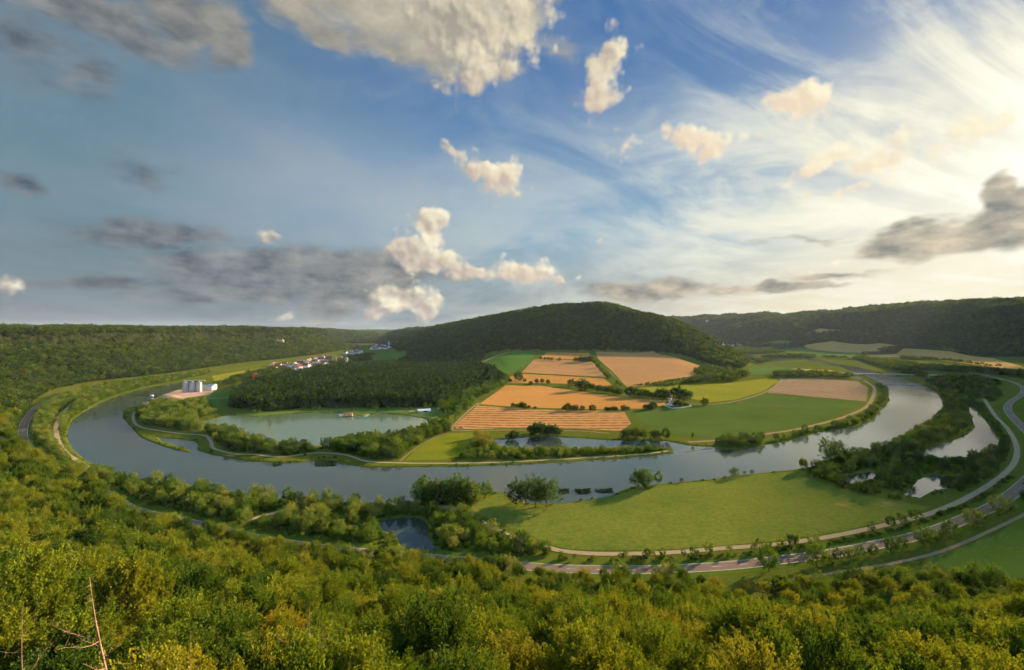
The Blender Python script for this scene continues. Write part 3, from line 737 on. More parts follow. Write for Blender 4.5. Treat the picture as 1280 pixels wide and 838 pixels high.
if len(P) > NI:
    Q_ = P[NI:]; fd = seg_dist(Q_[:, 0], Q_[:, 1], FOOT)
    gn_scatter('near_forest', Q_ - np.array([0, 0, .6]), R2.uniform(.7, 1.2, len(Q_)) * np.where(Q_[:, 0] / Q_[:, 1] < -.05, np.interp(fd, [0, 40], [.6, .95]), np.interp(fd, [0, 25, 70], [.5, .66, 1.])), P_BEECH, 'green mixed forest covering the lower slope down to the road', 'forest')

# --- wooded hills
def hill_wood(name, mask, label, seed, coll=P_HILL, zones=((330, 1500, 8.5, 1.), (1500, 2600, 10., 1.12), (2600, 4200, 14, 1.45), (4200, 8000, 22, 2.1), (8000, 11000, 40, 3.2))):
    rng = np.random.default_rng(seed); allp = []; alls = []
    for r0, r1, sp, s in zones:
        lim = 1.12 * r1
        xs = np.arange(-lim, lim, sp); ys = np.arange(200, r1, sp * .87)
        X, Y = np.meshgrid(xs, ys); X = X.ravel() + rng.uniform(-.5, .5, X.size) * sp; Y = Y.ravel() + rng.uniform(-.5, .5, Y.size) * sp
        rr = np.hypot(X, Y); m = (rr > r0) & (rr <= r1) & (np.abs(X) < 1.12 * Y); X = X[m]; Y = Y[m]
        if not len(X): continue
        m = mask(X, Y); X = X[m]; Y = Y[m]
        if not len(X): continue
        Pp = np.column_stack([X, Y, hgt(X, Y)])
        Pp = Pp[visible(Pp, 10 * s)]
        m = ~near_road(Pp) & ~in_fields(Pp); Pp = Pp[m]
        allp.append(Pp - np.array([0, 0, .5])); alls.append(s * rng.uniform(.68, 1.28, len(Pp)))
    Pp = np.vstack(allp); ss = np.concatenate(alls); print(name, len(Pp))
    gn_scatter(name, Pp, ss, coll, label, 'forest', seed)
def m_left(X, Y):
    m = (np.hypot(X, Y) > 405) & (Y > 50) & (X < 1000); m[m] = inside(X[m], Y[m], FOOT); m[m] = seg_dist(X[m], Y[m], FOOT) < 1500; return m
hill_wood('left_ridge_forest', m_left, 'dense green forest covering the long flat topped ridge on the left', 31, zones=((950, 1500, 8.5, 1.), (1500, 2600, 10., 1.12), (2600, 4200, 14, 1.45), (4200, 8000, 22, 2.1)))
hill_wood('left_slope_forest', m_left, 'green broadleaf forest on the near left slope above the curving road', 35, P_BEECH, ((330, 950, 8.8, .95),))
def m_ctr(X, Y):
    a, b = hill_parts(X, Y); return (b > base_h(X, Y) + 5) & ~inside(X, Y, FOOT) & (X < 1150) & (X > -1000) & (Y < 4000)
hill_wood('hill_forest', m_ctr, 'dark forest covering the domed hill behind the orange fields', 32)
def m_far(X, Y):
    a, b = hill_parts(X, Y); R = np.hypot(X, Y)
    return (((b > base_h(X, Y) + 5) & ~((X < 1150) & (X > -1000) & (Y < 4000)) & ~inside(X, Y, FOOT)) | ((R > 7000) & (vnoise(X / 400, Y / 400, 17) > .35)))
hill_wood('far_forest', m_far, 'dark hazy forest on the distant ridges at the right and behind the towns', 33)

# --- conifer plantation between the lake and the hill, and other woods that read as one mass
WOOD = G([(287, 509.5), (336, 514.5), (385, 509.5), (486, 509.5), (550, 508.5), (562, 500), (585, 489), (606, 480), (630, 475), (614, 463), (590, 459), (560, 457), (520, 455), (500, 457), (440, 459), (400, 463), (370, 471), (330, 479), (305, 485), (290, 498)])
Pw = scatter(WOOD, 6.4, R2, fields=True); Pw = np.column_stack([Pw, hgt(Pw[:, 0], Pw[:, 1]) - .2]); print('plantation', len(Pw))
gn_scatter('conifer_wood', Pw, R2.uniform(.8, 1.15, len(Pw)), P_CONE, 'dark conifer plantation behind the lake, reaching back to the hill', 'forest', 41)
W2 = G([(498, 455), (512, 444), (540, 437), (575, 437), (606, 446), (592, 458), (560, 458)])
Pw = scatter(W2, 9, R2); Pw = np.column_stack([Pw, hgt(Pw[:, 0], Pw[:, 1]) - .2])
gn_scatter('foothill_wood', Pw, R2.uniform(.9, 1.2, len(Pw)), P_CONE, 'darker conifer wood at the left foot of the domed hill, behind the plantation', 'forest', 42)

# far valley floor: belts of trees and hedges a few pixels high
belts = [[(1075, 449), (1110, 452), (1150, 457), (1200, 461), (1290, 468), (1290, 474), (1230, 469), (1180, 466), (1130, 463), (1090, 456)],
         [(938, 451), (960, 446), (1018, 444), (1020, 448), (980, 450), (950, 455)], [(968, 468.5), (1010, 467.5), (1064, 471), (1066, 474.5), (1010, 473), (968, 473.5)],
         [(1025, 447), (1075, 451), (1105, 461), (1125, 466), (1140, 471), (1160, 473), (1140, 463), (1100, 452), (1060, 446)],
         [(985, 426), (1040, 423), (1100, 425), (1160, 431), (1230, 441), (1225, 437), (1150, 426), (1080, 420), (1000, 421)],
         [(868, 427), (930, 424), (985, 424), (960, 430), (930, 436), (885, 438)], [(925, 437), (1000, 436), (1000, 440), (950, 443), (925, 443)],
         [(320, 470), (340, 462), (372, 465), (345, 474), (325, 477)], [(440, 446), (510, 434), (520, 438), (500, 446), (470, 450), (430, 456), (400, 457)],
         [(1160, 482), (1180, 473), (1240, 478), (1252, 483), (1225, 488), (1190, 490), (1168, 488)], [(880, 459), (912, 462), (938, 470), (918, 478), (885, 480), (850, 480), (866, 468)],
         [(1076, 442.5), (1128, 434.5), (1165, 436.5), (1165, 438), (1130, 437.5), (1082, 445)], [(998, 433), (1040, 426), (1100, 428.5), (1100, 430), (1040, 428), (1004, 434.5)], [(1126, 447), (1170, 448.5), (1250, 458.5), (1250, 460.5), (1168, 451), (1126, 449.5)], [(275, 482), (300, 472), (325, 466), (350, 459), (352, 462), (330, 470), (300, 478), (285, 486)]]
Pb = []
for b in belts:
    q = scatter(G(b), 11, R2, fields=False, water=3); Pb.append(q[R2.uniform(size=len(q)) < .8])
Pb = np.vstack(Pb); Pb = np.column_stack([Pb, hgt(Pb[:, 0], Pb[:, 1]) - .3]); print('belts', len(Pb))
gn_scatter('valley_thicket', Pb, R2.uniform(.6, 1.1, len(Pb)), P_HILL, 'dark thickets and tree belts scattered over the distant valley floor', 'thicket', 43)
# low scrub: everything uncountable on the banks
def scrub(name, zones, sp, s0, s1, label, seed, thin=1.):
    q = []
    for z in zones:
        k = scatter(FL(z), sp, R2, water=.8); q.append(k[R2.uniform(size=len(k)) < thin])
    q = np.vstack(q); q = np.column_stack([q, hgt(q[:, 0], q[:, 1]) - .3]); print(name, len(q))
    gn_scatter(name, q, R2.uniform(s0, s1, len(q)), P_BUSH, label, 'scrub', seed)

# --- readable trees by zone: (zone, kind, spacing, scale, tones, place words, keep)
ZL = [(118, 588), (190, 604), (265, 612), (332, 623), (385, 628), (446, 630), (506, 631), (545, 627), (575, 622), (590, 634), (606, 652), (640, 672), (686, 688), (690, 696), (640, 701), (590, 696), (540, 690.5), (432, 682.5), (380, 676), (315, 666), (265, 653), (170, 631), (135, 611)]
ZW = [(52, 503), (80, 494), (110, 488), (145, 492), (120, 503), (102, 514), (87, 524), (80, 537), (80, 549), (86, 562), (102, 577), (120, 588), (135, 608), (128, 611), (88, 594), (62, 577), (42, 558), (36, 543), (42, 523)]
ZN = [(100, 485), (150, 479), (215, 470), (262, 464), (262, 467), (217, 477), (174, 485), (149, 492), (125, 501), (112, 493)]
ZP1 = [(168, 518), (185, 510), (203, 505), (252, 503.5), (272, 509), (268, 516), (250, 523), (243, 530), (246, 540), (225, 538), (205, 535), (180, 531), (170, 524)]
ZP2 = [(258, 538), (268, 537), (292, 541), (312, 549), (332, 555), (355, 560), (380, 560), (392, 562), (385, 570), (351, 569), (320, 566), (284, 563), (268, 552)]
ZP3 = [(398, 561), (431, 554.5), (459, 551.5), (487, 549.5), (510, 545), (537, 538), (545, 532), (563, 526), (572, 530), (563, 540), (540, 547), (517, 561), (504, 574), (470, 575), (440, 569), (415, 565)]
ZCAMP = [(545, 510), (562, 502), (588, 490), (606, 482), (630, 477), (633, 481), (610, 493), (596, 503), (585, 512), (570, 527), (556, 522)]
ZS = [(567, 574), (567, 567), (600, 562), (625, 559.5), (650, 562.5), (700, 563), (770, 562.5), (834, 562), (832, 565), (800, 567), (750, 569.5), (700, 572.5), (640, 575)]
ZY = [(586, 548), (606, 545), (618, 552), (612, 560), (600, 564), (588, 558)]
ZB1 = [(768, 551), (780, 546), (800, 545), (832, 548), (834, 550.5), (800, 550.8)]
ZB2 = [(893, 557), (905, 550), (925, 548.5), (953, 549), (955, 555), (930, 560.5), (905, 560.5)]
ZB3 = [(962, 552), (992, 545), (1020, 537), (1050, 532), (1068, 526), (1088, 514), (1100, 503), (1106, 490), (1096, 481), (1104, 480), (1112, 490), (1111, 502), (1100, 513), (1091, 525), (1069, 533.5), (1051, 536.5), (1021, 541), (992, 550)]
ZR1 = [(1008, 592), (1020, 580), (1032, 577), (1060, 569), (1090, 563), (1111, 558), (1130, 549), (1148, 537), (1168, 525), (1180, 513), (1182, 503), (1176, 490), (1195, 492), (1212, 504), (1206, 515), (1213, 530), (1192, 546), (1160, 556), (1146, 566), (1146, 572),
        (1165, 576), (1190, 577), (1220, 573), (1250, 563), (1256, 570), (1250, 586), (1235, 600), (1205, 616), (1190, 612), (1206, 602), (1208, 593), (1180, 591), (1148, 596), (1136, 605), (1124, 618), (1100, 612), (1075, 603), (1050, 603), (1060, 607), (1110, 622), (1150, 628), (1120, 624), (1074, 617), (1034, 604)]
ZR2 = [(1212, 504), (1225, 506), (1236, 520), (1250, 537), (1261, 556), (1258, 575), (1250, 560), (1251, 547), (1240, 531), (1226, 515)]
ZR3 = [(1184, 490), (1222, 490), (1245, 486), (1252, 497), (1240, 503), (1228, 497), (1212, 502)]
CAT = 'tree'
ZONES = [
    (ZL, 0, 7.2, (.45, 1.05), (('mid', .46), ('pale', .42), ('dark', .12)), 'between road and river, left of the big meadow', .8),
    (ZW, 0, 8.2, (.65, 1.05), (('mid', .5), ('pale', .45), ('dark', .05)), 'between curving road and river at far left', .95),
    (ZN, 0, 11, (.7, 1.), (('mid', .7), ('pale', .3)), 'on the far left bank below the wooded ridge', .7),
    (ZP1, 1, 8.5, (.8, 1.25), (('pale', .5), ('mid', .3), ('dark', .2)), 'on the peninsula tip in front of the silos', .9),
    (ZP2, 1, 8, (.7, 1.1), (('dark', .5), ('mid', .3), ('pale', .2)), 'on the neck of land left of the lake', .95),
    (ZP3, 1, 8.2, (.85, 1.35), (('dark', .45), ('mid', .42), ('pale', .13)), 'in the thick belt on the near lake shore', .97),
    (ZCAMP, 1, 10, (.7, 1.15), (('dark', .5), ('mid', .5)), 'at the campsite beside the stubble field', .85),
    (ZS, 0, 7.5, (.4, .75), (('mid', .5), ('pale', .45), ('dark', .05)), 'on the narrow spit along the channel', .95),
    (ZY, 1, 8, (.7, 1.05), (('pale', .7), ('yellow', .3)), 'at the left end of the channel', .9),
    (ZB1, 0, 9.5, (.9, 1.3), (('dark', .85), ('mid', .15)), 'in the round clump on the channel bank', 1.),
    (ZB2, 0, 9, (.7, 1.05), (('dark', .8), ('mid', .2)), 'in the thicket right of the channel mouth', .95),
    (ZB3, 2, 10, (.55, 1.1), (('dark', .8), ('mid', .2)), 'on the inner bank of the right bend', .75),
    (ZR1, 2, 8.2, (.45, 1.05), (('dark', .45), ('mid', .47), ('pale', .08)), 'on the wooded land around the right ponds', .78),
    (ZR2, 2, 9, (.5, .9), (('dark', .7), ('mid', .3)), 'between the long pond and the gravel path', .9),
    (ZR3, 2, 10, (.5, .9), (('dark', .8), ('mid', .2)), 'on rough ground right of the river bridge', .8),
]
ADJ = {'pale': 'light green', 'mid': 'mid green', 'dark': 'dark green', 'yellow': 'yellowish'}
def vary_coll(name, kind, tones):
    c = bpy.data.collections.new(name)
    k = 0
    for t in tones:
        for me in CR[kind][0]:
            o = bpy.data.objects.new('%s_%02d' % (name, k), toned(me, t)); c.objects.link(o); k += 1
    return c, len(CR[kind][0])
TN = ['pale', 'mid', 'dark', 'yellow']
P_RIV, NV = vary_coll('riverside_variants', 'river', TN)
KIND = ['riverside_tree', 'lakeside_tree', 'pondside_tree']; REST = []
for ki, kn in enumerate(KIND):
    rows_ = []
    for zi, (zp, kk, sp, (s0, s1), tones, place, keep) in enumerate(ZONES):
        if kk != ki: continue
        q = scatter(FL(zp), sp, R2, water=2.); q = q[R2.uniform(size=len(q)) < keep]
        pr = np.array([w for _, w in tones]); pr /= pr.sum(); tn = [TN.index(t) for t, _ in tones]
        for x, y in q:
            rows_.append((x, y, R2.uniform(s0, s1), tn[R2.choice(len(tn), p=pr)], zi))
    rows_ = np.array(rows_); order = np.argsort(-rows_[:, 2] / rows_[:, 1]); rows_ = rows_[order]
    print(kn, len(rows_))
    for x, y, s, t, zi in rows_[:285]:
        z_ = ZONES[int(zi)]; w = 'tall' if s > sum(z_[3]) / 2 else 'low'; t = TN[int(t)]
        tree('river', x, y, s, '%s %s tree %s' % (w, ADJ[t], z_[5]), 'tree', '%s %s trees %s' % (w, ADJ[t], z_[5]), R2, kn, t)
    REST.append(rows_[285:])
REST = np.vstack(REST)
gn_scatter('bank_wood', np.column_stack([REST[:, :2], hgt(REST[:, 0], REST[:, 1]) - .15]), REST[:, 2], P_RIV, 'belts of smaller mixed green trees along the river banks and round the ponds', 'wood', 50,
           ix=(REST[:, 3].astype(int) * NV + R2.integers(0, NV, len(REST))))
scrub('bank_scrub', [ZL, ZW, ZP1, ZP2, ZP3, ZS, ZY], 4.2, .45, .95, 'low mixed green scrub under the trees along the left and middle river banks', 51, .8)
scrub('pond_scrub', [ZR1, ZR2, ZR3, ZB2, ZB3, ZN], 5., .5, 1., 'low dark scrub between the trees around the right bend and its ponds', 52, .7)

def fringe():
    q = []
    for w in WATERS[:6]:
        L = resample(np.array(list(w) + [w[0]], float), 3.2)
        k = normals(L) * R2.uniform(-5.5, 5.5, len(L))[:, None]; L = L + k; q.append(L)
    q = np.vstack(q); q = q[np.hypot(q[:, 0], q[:, 1]) < 1700]; sd_q = water_sd(q[:, 0], q[:, 1]); q = q[(sd_q > -.6) & (sd_q < 7)]
    q = q[~near_road(q, -.5)]; q = q[~(inside(q[:, 0], q[:, 1], MEADOW) & (R2.uniform(size=len(q)) < .75))]
    q = q[R2.uniform(size=len(q)) < .4 + .6 * (vnoise(q[:, 0] / 30, q[:, 1] / 30, 8) > .42)]
    q = np.column_stack([q, np.full(len(q), -.35)]); print('fringe', len(q))
    gn_scatter('shore_scrub', q, R2.uniform(.22, .6, len(q)), P_BUSH, 'low green scrub and reeds fringing the water edges', 'scrub', 54)
fringe()

# --- poplars
def at(px, py): return ground((px, py))
def place_list(lst, kind, name, label, group, cat='tree', tone=None):
    for px, py, s in lst:
        x, y = at(px, py); tree(kind, x, y, s, label, cat, group, R2, name, tone)
place_list([(459.5, 552, 1.), (464, 551.5, .95), (469, 551.5, 1.05), (474.5, 551, .9)], 'poplar', 'poplar_tree', 'slender pale poplar in the row of four on the near lake shore', 'row of four poplars on the near lake shore')
place_list([(441, 553.5, .85), (449, 553, .9), (453, 552.5, .95)], 'poplar', 'poplar_tree', 'shorter pale poplar just left of the row of four by the lake', 'three shorter poplars by the lake')
place_list([(521.5, 544, .95), (526, 543.5, 1.), (530, 543, .85), (533, 542.5, 1.)], 'poplar', 'poplar_tree', 'slender pale poplar in the row at the right end of the lake', 'poplars at the right end of the lake')
place_list([(545, 540, .8), (552, 530, .95), (509, 549, .7), (494, 551, .7)], 'poplar', 'poplar_tree', 'single pale poplar standing out of the thick belt by the lake', 'single poplars in the lake belt')
place_list([(1000, 588, .85), (1004, 589, .9), (1008, 590, .85)], 'poplar', 'poplar_tree', 'upright yellow green poplar at the far right corner of the big meadow', 'three poplars at the meadow corner', tone='pale')
place_list([(866, 552, .85)], 'poplar', 'poplar_tree', 'single upright poplar on the channel bank below the green church field', None, tone='mid')
# --- big trees by the meadow
for px, py, s, lab in [(645, 630, 1.75, 'left'), (657, 629, 1.6, 'middle'), (669, 634, 2.0, 'middle'), (683, 634, 2.05, 'right')]:
    x, y = at(px, py); tree('river', x, y, s, 'big dark round tree in the group of four on the river edge of the meadow', 'tree', 'four big trees at the meadow edge', R2, 'riverside_tree', 'dark')
for px, py, s, lab, t in [(797, 610, 1.5, 'left tree of the two round trees on the far edge of the meadow', 'mid'), (806, 610.5, 1.65, 'bigger tree of the pair touching on the far edge of the meadow', 'mid'), (823, 605, .95, 'small conical tree right of the two round trees on the far meadow edge', 'mid'),
                          (852, 603, .4, 'tiny bush like tree on the river edge above the middle of the meadow', 'mid'), (918, 596, .85, 'lone small tree leaning over the river on the far meadow edge', 'mid'), (931, 594, .35, 'small shrub right of the lone tree on the far meadow edge', 'mid'), (940, 593, .4, 'rounded shrub further right on the far meadow edge', 'dark'), (606, 624, 1.3, 'green tree by the left corner of the meadow', 'mid'),
                          (1036, 577, 2., 'tallest dark tree at the river end of the wooded bank in the right bend', 'mid'), (1048, 573, 1.6, 'second tall tree right of the tallest one in the right bend', 'dark')]:
    x, y = at(px, py); tree('river', x, y, s, lab, 'tree', None, R2, 'riverside_tree', t)
for px, py, s, t in [(524, 631, 1.6, 'mid'), (532, 633, 1.9, 'mid'), (541, 630, 1.7, 'dark'), (549, 632, 1.6, 'dark'), (558, 629, 1.6, 'dark'), (566, 631, 1.8, 'mid'), (575, 630, 1.9, 'mid'), (583, 631, 1.8, 'dark'), (590, 632, 1.5, 'mid')]:
    x, y = at(px, py); tree('river', x, y, s, 'tall %s tree in the high clump on the river bank, left of the meadow' % ADJ[t], 'tree', 'high clump of %s trees left of the meadow' % ADJ[t], R2, 'riverside_tree', t)
# --- trees and bushes on the lake lawn
for px, py, s in [(394, 513, .5), (399, 514, .7), (421, 512, .55), (442, 514, .6), (460, 511, .8), (466, 513, .75), (471, 514, .7), (485, 513, .65), (531, 511, .9), (538, 511, .7), (508, 511.5, .8), (513, 515.5, .65), (318, 517, .6), (325, 517, .6), (270, 522, .6)]:
    x, y = at(px, py); tree('young', x, y, s * 1.9, 'small light green tree on the lawn of the far lake shore', 'tree', 'small trees on the far lake shore', R2, 'lakeside_tree', 'mid')
# edge row in front of the plantation
E = resample(spline(G([(290, 509), (336, 514.5), (385, 510.5), (486, 510.3), (548, 509)]), 6), 9.)
for x, y in E:
    tree('river', x + R2.normal() * 2, y + R2.normal() * 2 + 3, R2.uniform(.6, 1.), 'dark rounded tree in the row along the lake side edge of the conifer wood', 'tree', 'row of dark trees before the conifer wood', R2, 'woodland_edge_tree', 'dark')
# conifers tall enough to read, front rows of the plantation
q = scatter(FL([(292, 508), (336, 513), (385, 508.5), (486, 508.5), (550, 507.5), (552, 504), (486, 504.5), (385, 504.5), (336, 508), (292, 504)]), 6.5, R2, fields=True)
for x, y in q[:290]:
    tree('spruce', x, y, R2.uniform(.9, 1.15), 'tall dark conifer in the front ranks of the wood facing the lake', 'conifer', 'front ranks of the conifer wood', R2, 'conifer_tree')
print('front conifers', len(q))

# --- field trees and hedgerows
def row(lst, label, group, tone='dark', name='hedgerow_tree', cat='tree'):
    for cx, cy, rad in lst:                                # crown centre and radius as seen (crop scale 3.644)
        px = 640 + cx / 3.644; py = 370 + (cy + rad * .9) / 3.644
        x, y = at(px, py); s = rad / 3.644 * y / F / 4.6
        mtree(TREE1, x, y, s, label, cat, group, R2, name, tone, R2.uniform(.9, 1.1))
row([(30, 370, 19)], 'lone dark round tree at the left end of the hedgerow above the orange field', None)
row([(-10, 385, 8), (58, 385, 7), (86, 398, 9), (112, 390, 9), (137, 390, 9), (164, 394, 9)], 'small round tree in the left half of the hedgerow above the orange field', 'small hedgerow trees, left half')
row([(272, 396, 16), (300, 405, 14), (322, 410, 26), (345, 412, 16), (370, 417, 14), (397, 425, 15), (421, 427, 15), (448, 428, 16), (473, 437, 15), (490, 438, 15)], 'dark round tree in the middle of the hedgerow between the orange fields', 'hedgerow trees, middle')
row([(540, 440, 23), (566, 442, 23), (600, 447, 17), (620, 449, 17), (645, 455, 14), (676, 447, 24), (696, 449, 22)], 'large dark round tree in the hedgerow just left of the church', 'hedgerow trees left of the church')
row([(752, 447, 26), (775, 450, 24), (800, 452, 20)], 'tall dark tree standing right behind the white church', 'trees behind the church')
row([(878, 485, 15)], 'single small tree by the track right of the church', None)
row([(757, 493, 19)], 'round tree in the churchyard in front of the church', None)
row([(785, 495, 9), (800, 497, 8)], 'small bush inside the churchyard wall', 'churchyard bushes')
row([(607, 508, 11), (628, 506, 13), (643, 503, 16)], 'dark bush at the field corner left of the church', 'bushes left of the church')
row([(4, 500, 9), (20, 502, 9), (44, 500, 14), (55, 503, 12), (78, 507, 7), (105, 511, 6), (235, 512, 8), (255, 510, 15), (275, 513, 11), (289, 513, 13), (320, 514, 11), (367, 512, 15)], 'dark bush on the boundary between the two lower orange fields', 'bushes between the lower orange fields')
row([(430, 516, 9), (444, 516, 9), (460, 516, 9), (474, 517, 8), (508, 513, 11), (524, 513, 10)], 'low dark bush at the right end of the lower orange field boundary', 'bushes at the right end of the boundary')
row([(180, 289, 7), (215, 290, 7), (290, 292, 9), (315, 291, 12), (335, 290, 13), (355, 289, 13), (130, 284, 6), (150, 286, 6), (165, 287, 6)], 'bush in the short hedge at the top of the left orange fields', 'bushes of the upper hedge')
row([(95, 615, 22), (112, 605, 22), (135, 612, 25), (160, 618, 20), (185, 615, 25), (203, 622, 20)], 'dark round tree in the clump on the far bank of the channel', 'clump on the far channel bank')
row([(10, 635, 18), (-15, 640, 14)], 'bush at the left end of the channel near the stubble field', 'bushes at the left end of the channel')
row([(368, 285, 10), (378, 300, 10), (392, 320, 10), (408, 338, 9), (425, 355, 10), (440, 368, 9), (478, 395, 8), (495, 405, 7)], 'low green bush along the grass strip between the wheat fields', 'bushes on the grass strip', 'mid', 'field_bush', 'bush')
q = scatter(G([(792, 482.3), (866, 472), (884, 464), (895, 470), (870, 479), (835, 483.5)]), 9, R2, fields=True)
for x, y in q: mtree(BUSH, x, y, R2.uniform(.9, 1.6), 'bush in the thicket at the right corner of the large wheat field', 'bush', 'thicket at the wheat field corner', R2, 'field_bush', 'mid')
q = scatter(G([(590, 461), (628, 467), (633, 470), (640, 479), (626, 474), (600, 466)]), 10, R2, fields=True)
for x, y in q: mtree(TREE1, x, y, R2.uniform(.6, 1.), 'green tree at the corner where the plantation meets the fields', 'tree', 'trees at the plantation corner', R2, 'field_tree', 'mid')

# --- roadside: hedge bushes between path and road, young trees, bushes on the slope side
N_ = normals(MAIN)
def along(p0, p1):      # indices of MAIN between two bearings (right to left in the list)
    pr = np.array([px_of(x, y) for x, y in MAIN]); m = (pr[:, 0] > p0) & (pr[:, 0] < p1) & (pr[:, 1] > 600); return np.nonzero(m)[0]
sgn = 1. if (N_[along(760, 840)[0]] @ np.array([0, 1.])) > 0 else -1.
ii = along(690, 1285)
cb = 0
for k in ii[::1]:
    if R2.uniform() < .62:
        off = R2.uniform(8.6, 11.2) * sgn; x, y = MAIN[k] + N_[k] * off
        p = px_of(x, y)[0]
        if near_road(np.array([[x, y]]), -1.)[0] and off * sgn > 20: continue
        side = 'left' if p < 860 else 'middle' if p < 1060 else 'right'
        mtree(BUSH, x, y, R2.uniform(.4, .8), 'green bush in the low hedge between the road and the gravel path, %s stretch' % side, 'bush', 'roadside hedge, %s stretch' % side, R2, 'hedge_bush', R2.choice(['mid', 'mid', 'dark'])); cb += 1
print('hedge bushes', cb)
YT = [(700, 8), (718, 7), (779, 8), (789, 10), (812, 10), (818, 10), (827, 9), (840, 12), (866, 9), (879, 12), (900, 14), (931, 9), (960, 10), (973, 13), (989, 13), (1008, 17), (1012, 14), (1036, 16), (1117, 12), (1142, 14), (1157, 14), (1171, 15)]
for px, h in YT:
    pr = np.array([px_of(x, y) for x, y in MAIN]); k = int(np.argmin(np.abs(pr[:, 0] - px) + (pr[:, 1] < 600) * 1e4))
    x, y = MAIN[k] + N_[k] * sgn * R2.uniform(9, 12.5); s = h / F * y / 5.2
    side = 'left half of the meadow' if px < 860 else 'right half of the meadow' if px < 1050 else 'beyond the meadow'
    tree('young', x, y, s * 1.15, 'young thin tree between road and gravel path, %s' % side, 'tree', 'young roadside trees, %s' % side, R2, 'young_tree', R2.choice(['mid', 'pale', 'dark']))
BT = [(770, 40, 26, 'pale'), (777, 42, 22, 'mid'), (826, 40, 22, 'pale'), (835, 40, 24, 'mid'), (815, 35, 18, 'mid'), (946, 590, 40, 'mid'), (999, 582, 40, 'mid'), (1014, 0, 22, 'dark'), (1030, 0, 26, 'dark'), (1046, 0, 28, 'pale'), (1058, 0, 24, 'mid'), (1070, 0, 24, 'dark'), (1092, 0, 32, 'mid'), (1110, 0, 28, 'mid'), (1131, 0, 38, 'mid'), (1140, 0, 30, 'mid'),
      (1163, 0, 36, 'mid'), (1152, 0, 24, 'pale'), (1195, 0, 40, 'pale'), (1203, 0, 28, 'mid'), (1225, 0, 40, 'pale'), (1236, 0, 32, 'pale'), (1258, 0, 26, 'dark'), (1270, 0, 36, 'dark'), (1285, 0, 34, 'mid')]
for j, (px, _, h, tn_) in enumerate(BT):
    pr = np.array([px_of(x, y) for x, y in MAIN]); k = int(np.argmin(np.abs(pr[:, 0] - px) + (pr[:, 1] < 600) * 1e4))
    x, y = MAIN[k] - N_[k] * sgn * R2.uniform(8, 10.5); s = h / 1280 * 1280 / F * y / 9.5
    side = 'left of the dirt track' if px < 950 else 'between road and dirt track' if px < 1180 else 'beside the road at far right'
    tree('river', x, y, s * (.78 if px < 1000 else .6), '%s tree on the near roadside, %s' % (ADJ[tn_], side), 'tree', '%s trees on the near side of the road, %s' % (ADJ[tn_], side), R2, 'roadside_tree', tn_)
for px in list(range(175, 250, 9)) + list(range(275, 318, 10)) + list(range(335, 372, 10)) + list(range(440, 640, 11)):
    pr = np.array([px_of(x, y) for x, y in MAIN]); k = int(np.argmin(np.abs(pr[:, 0] - px) + (pr[:, 1] < 600) * 1e4))
    if R2.uniform() < .12: continue
    x, y = MAIN[k] - N_[k] * sgn * R2.uniform(8, 13); tn_ = R2.choice(['mid', 'pale', 'mid', 'dark']); side = 'left stretch' if px < 400 else 'below the dark pond'
    tree('river', x, y, R2.uniform(.6, 1.), '%s tree screening the near side of the road, %s' % (ADJ[tn_], side), 'tree', '%s trees screening the road, %s' % (ADJ[tn_], side), R2, 'roadside_tree', tn_)
# edge bushes hiding the forest foot
E2 = resample(spline(FL([(1270, 733), (1200, 729), (1080, 732), (1010, 735), (960, 744)]), 6), 6.)
for x, y in E2:
    tree('river', x + R2.normal() * 1.5, y - 3 + R2.normal() * 2, R2.uniform(.6, 1.05), 'rounded tree on the forest edge below the green crop field at right', 'tree', 'forest edge below the crop field', R2, 'woodland_edge_tree', R2.choice(['mid', 'dark', 'mid', 'pale']))

# --- reeds and stones in the water
def reed_patch(name, px, label, kind='stuff', z=-.55):
    q = scatter(FL(px), 1.1, R2, water=None, fields=True, road_extra=-5.); V = []; S = []
    n = len(q)
    P3 = np.column_stack([q, np.full(n, z)]); k = 7
    PP = np.repeat(P3, k, 0) + R2.normal(size=(n * k, 3)) * np.array([.5, .5, .05])
    Vv, Ff = leaves(PP, R2.normal(size=PP.shape) * .35 + np.array([0, 0, 1]), R2.uniform(.8, 1.7, len(PP)), R2, .16)
    o = obj(name, mesh_from(name, Vv, Ff, M['reed'])); props(o, label, 'reeds', kind=kind); return o
reed_patch('reeds', [(697, 612), (712, 611), (711, 615.5), (699, 616)], 'short dark reed patch in the river left of the longer patches')
reed_patch('reeds', [(719, 611.5), (738, 611), (737, 616), (722, 616.5)], 'middle dark reed patch in the river before the meadow')
reed_patch('reeds', [(744, 611.5), (753, 612), (764, 610), (766, 614.5), (754, 615.5), (745, 613)], 'right dark reed patch in the river before the meadow')
reed_patch('reeds', [(393, 576), (420, 576), (419, 581.5), (395, 582)], 'dark reed bed in the river below the lake belt')
reed_patch('reeds', [(340, 578.5), (352, 577.5), (352, 581), (342, 582)], 'small reed tuft in the river left of the reed bed')
reed_patch('reeds', [(1178, 596), (1190, 596), (1200, 603), (1190, 610), (1176, 606)], 'pale reed bed standing in the reedy pond at right')
def rocks(name, a, b, n, label, s=1.2):
    rng = np.random.default_rng(len(label)); m = MB()
    for t in np.linspace(0, 1, n):
        x = a[0] * (1 - t) + b[0] * t + rng.normal() * .5; y = a[1] * (1 - t) + b[1] * t + rng.normal() * .5; q = rng.uniform(.6, 1.2) * s
        pr = [(q * .75, -1.), (q, -.4), (q * .8, -.05), (q * .35, .25)]
        k = len(m.v); m.lathe(pr, (x, y, -.3), 6)
        for i in range(k, len(m.v)):
            v = m.v[i]; m.v[i] = (v[0] + rng.normal() * .15, v[1] + rng.normal() * .15, v[2] + rng.normal() * .08)
    o = m.obj(name, M['rock']); return props(o, label, 'stone groyne')
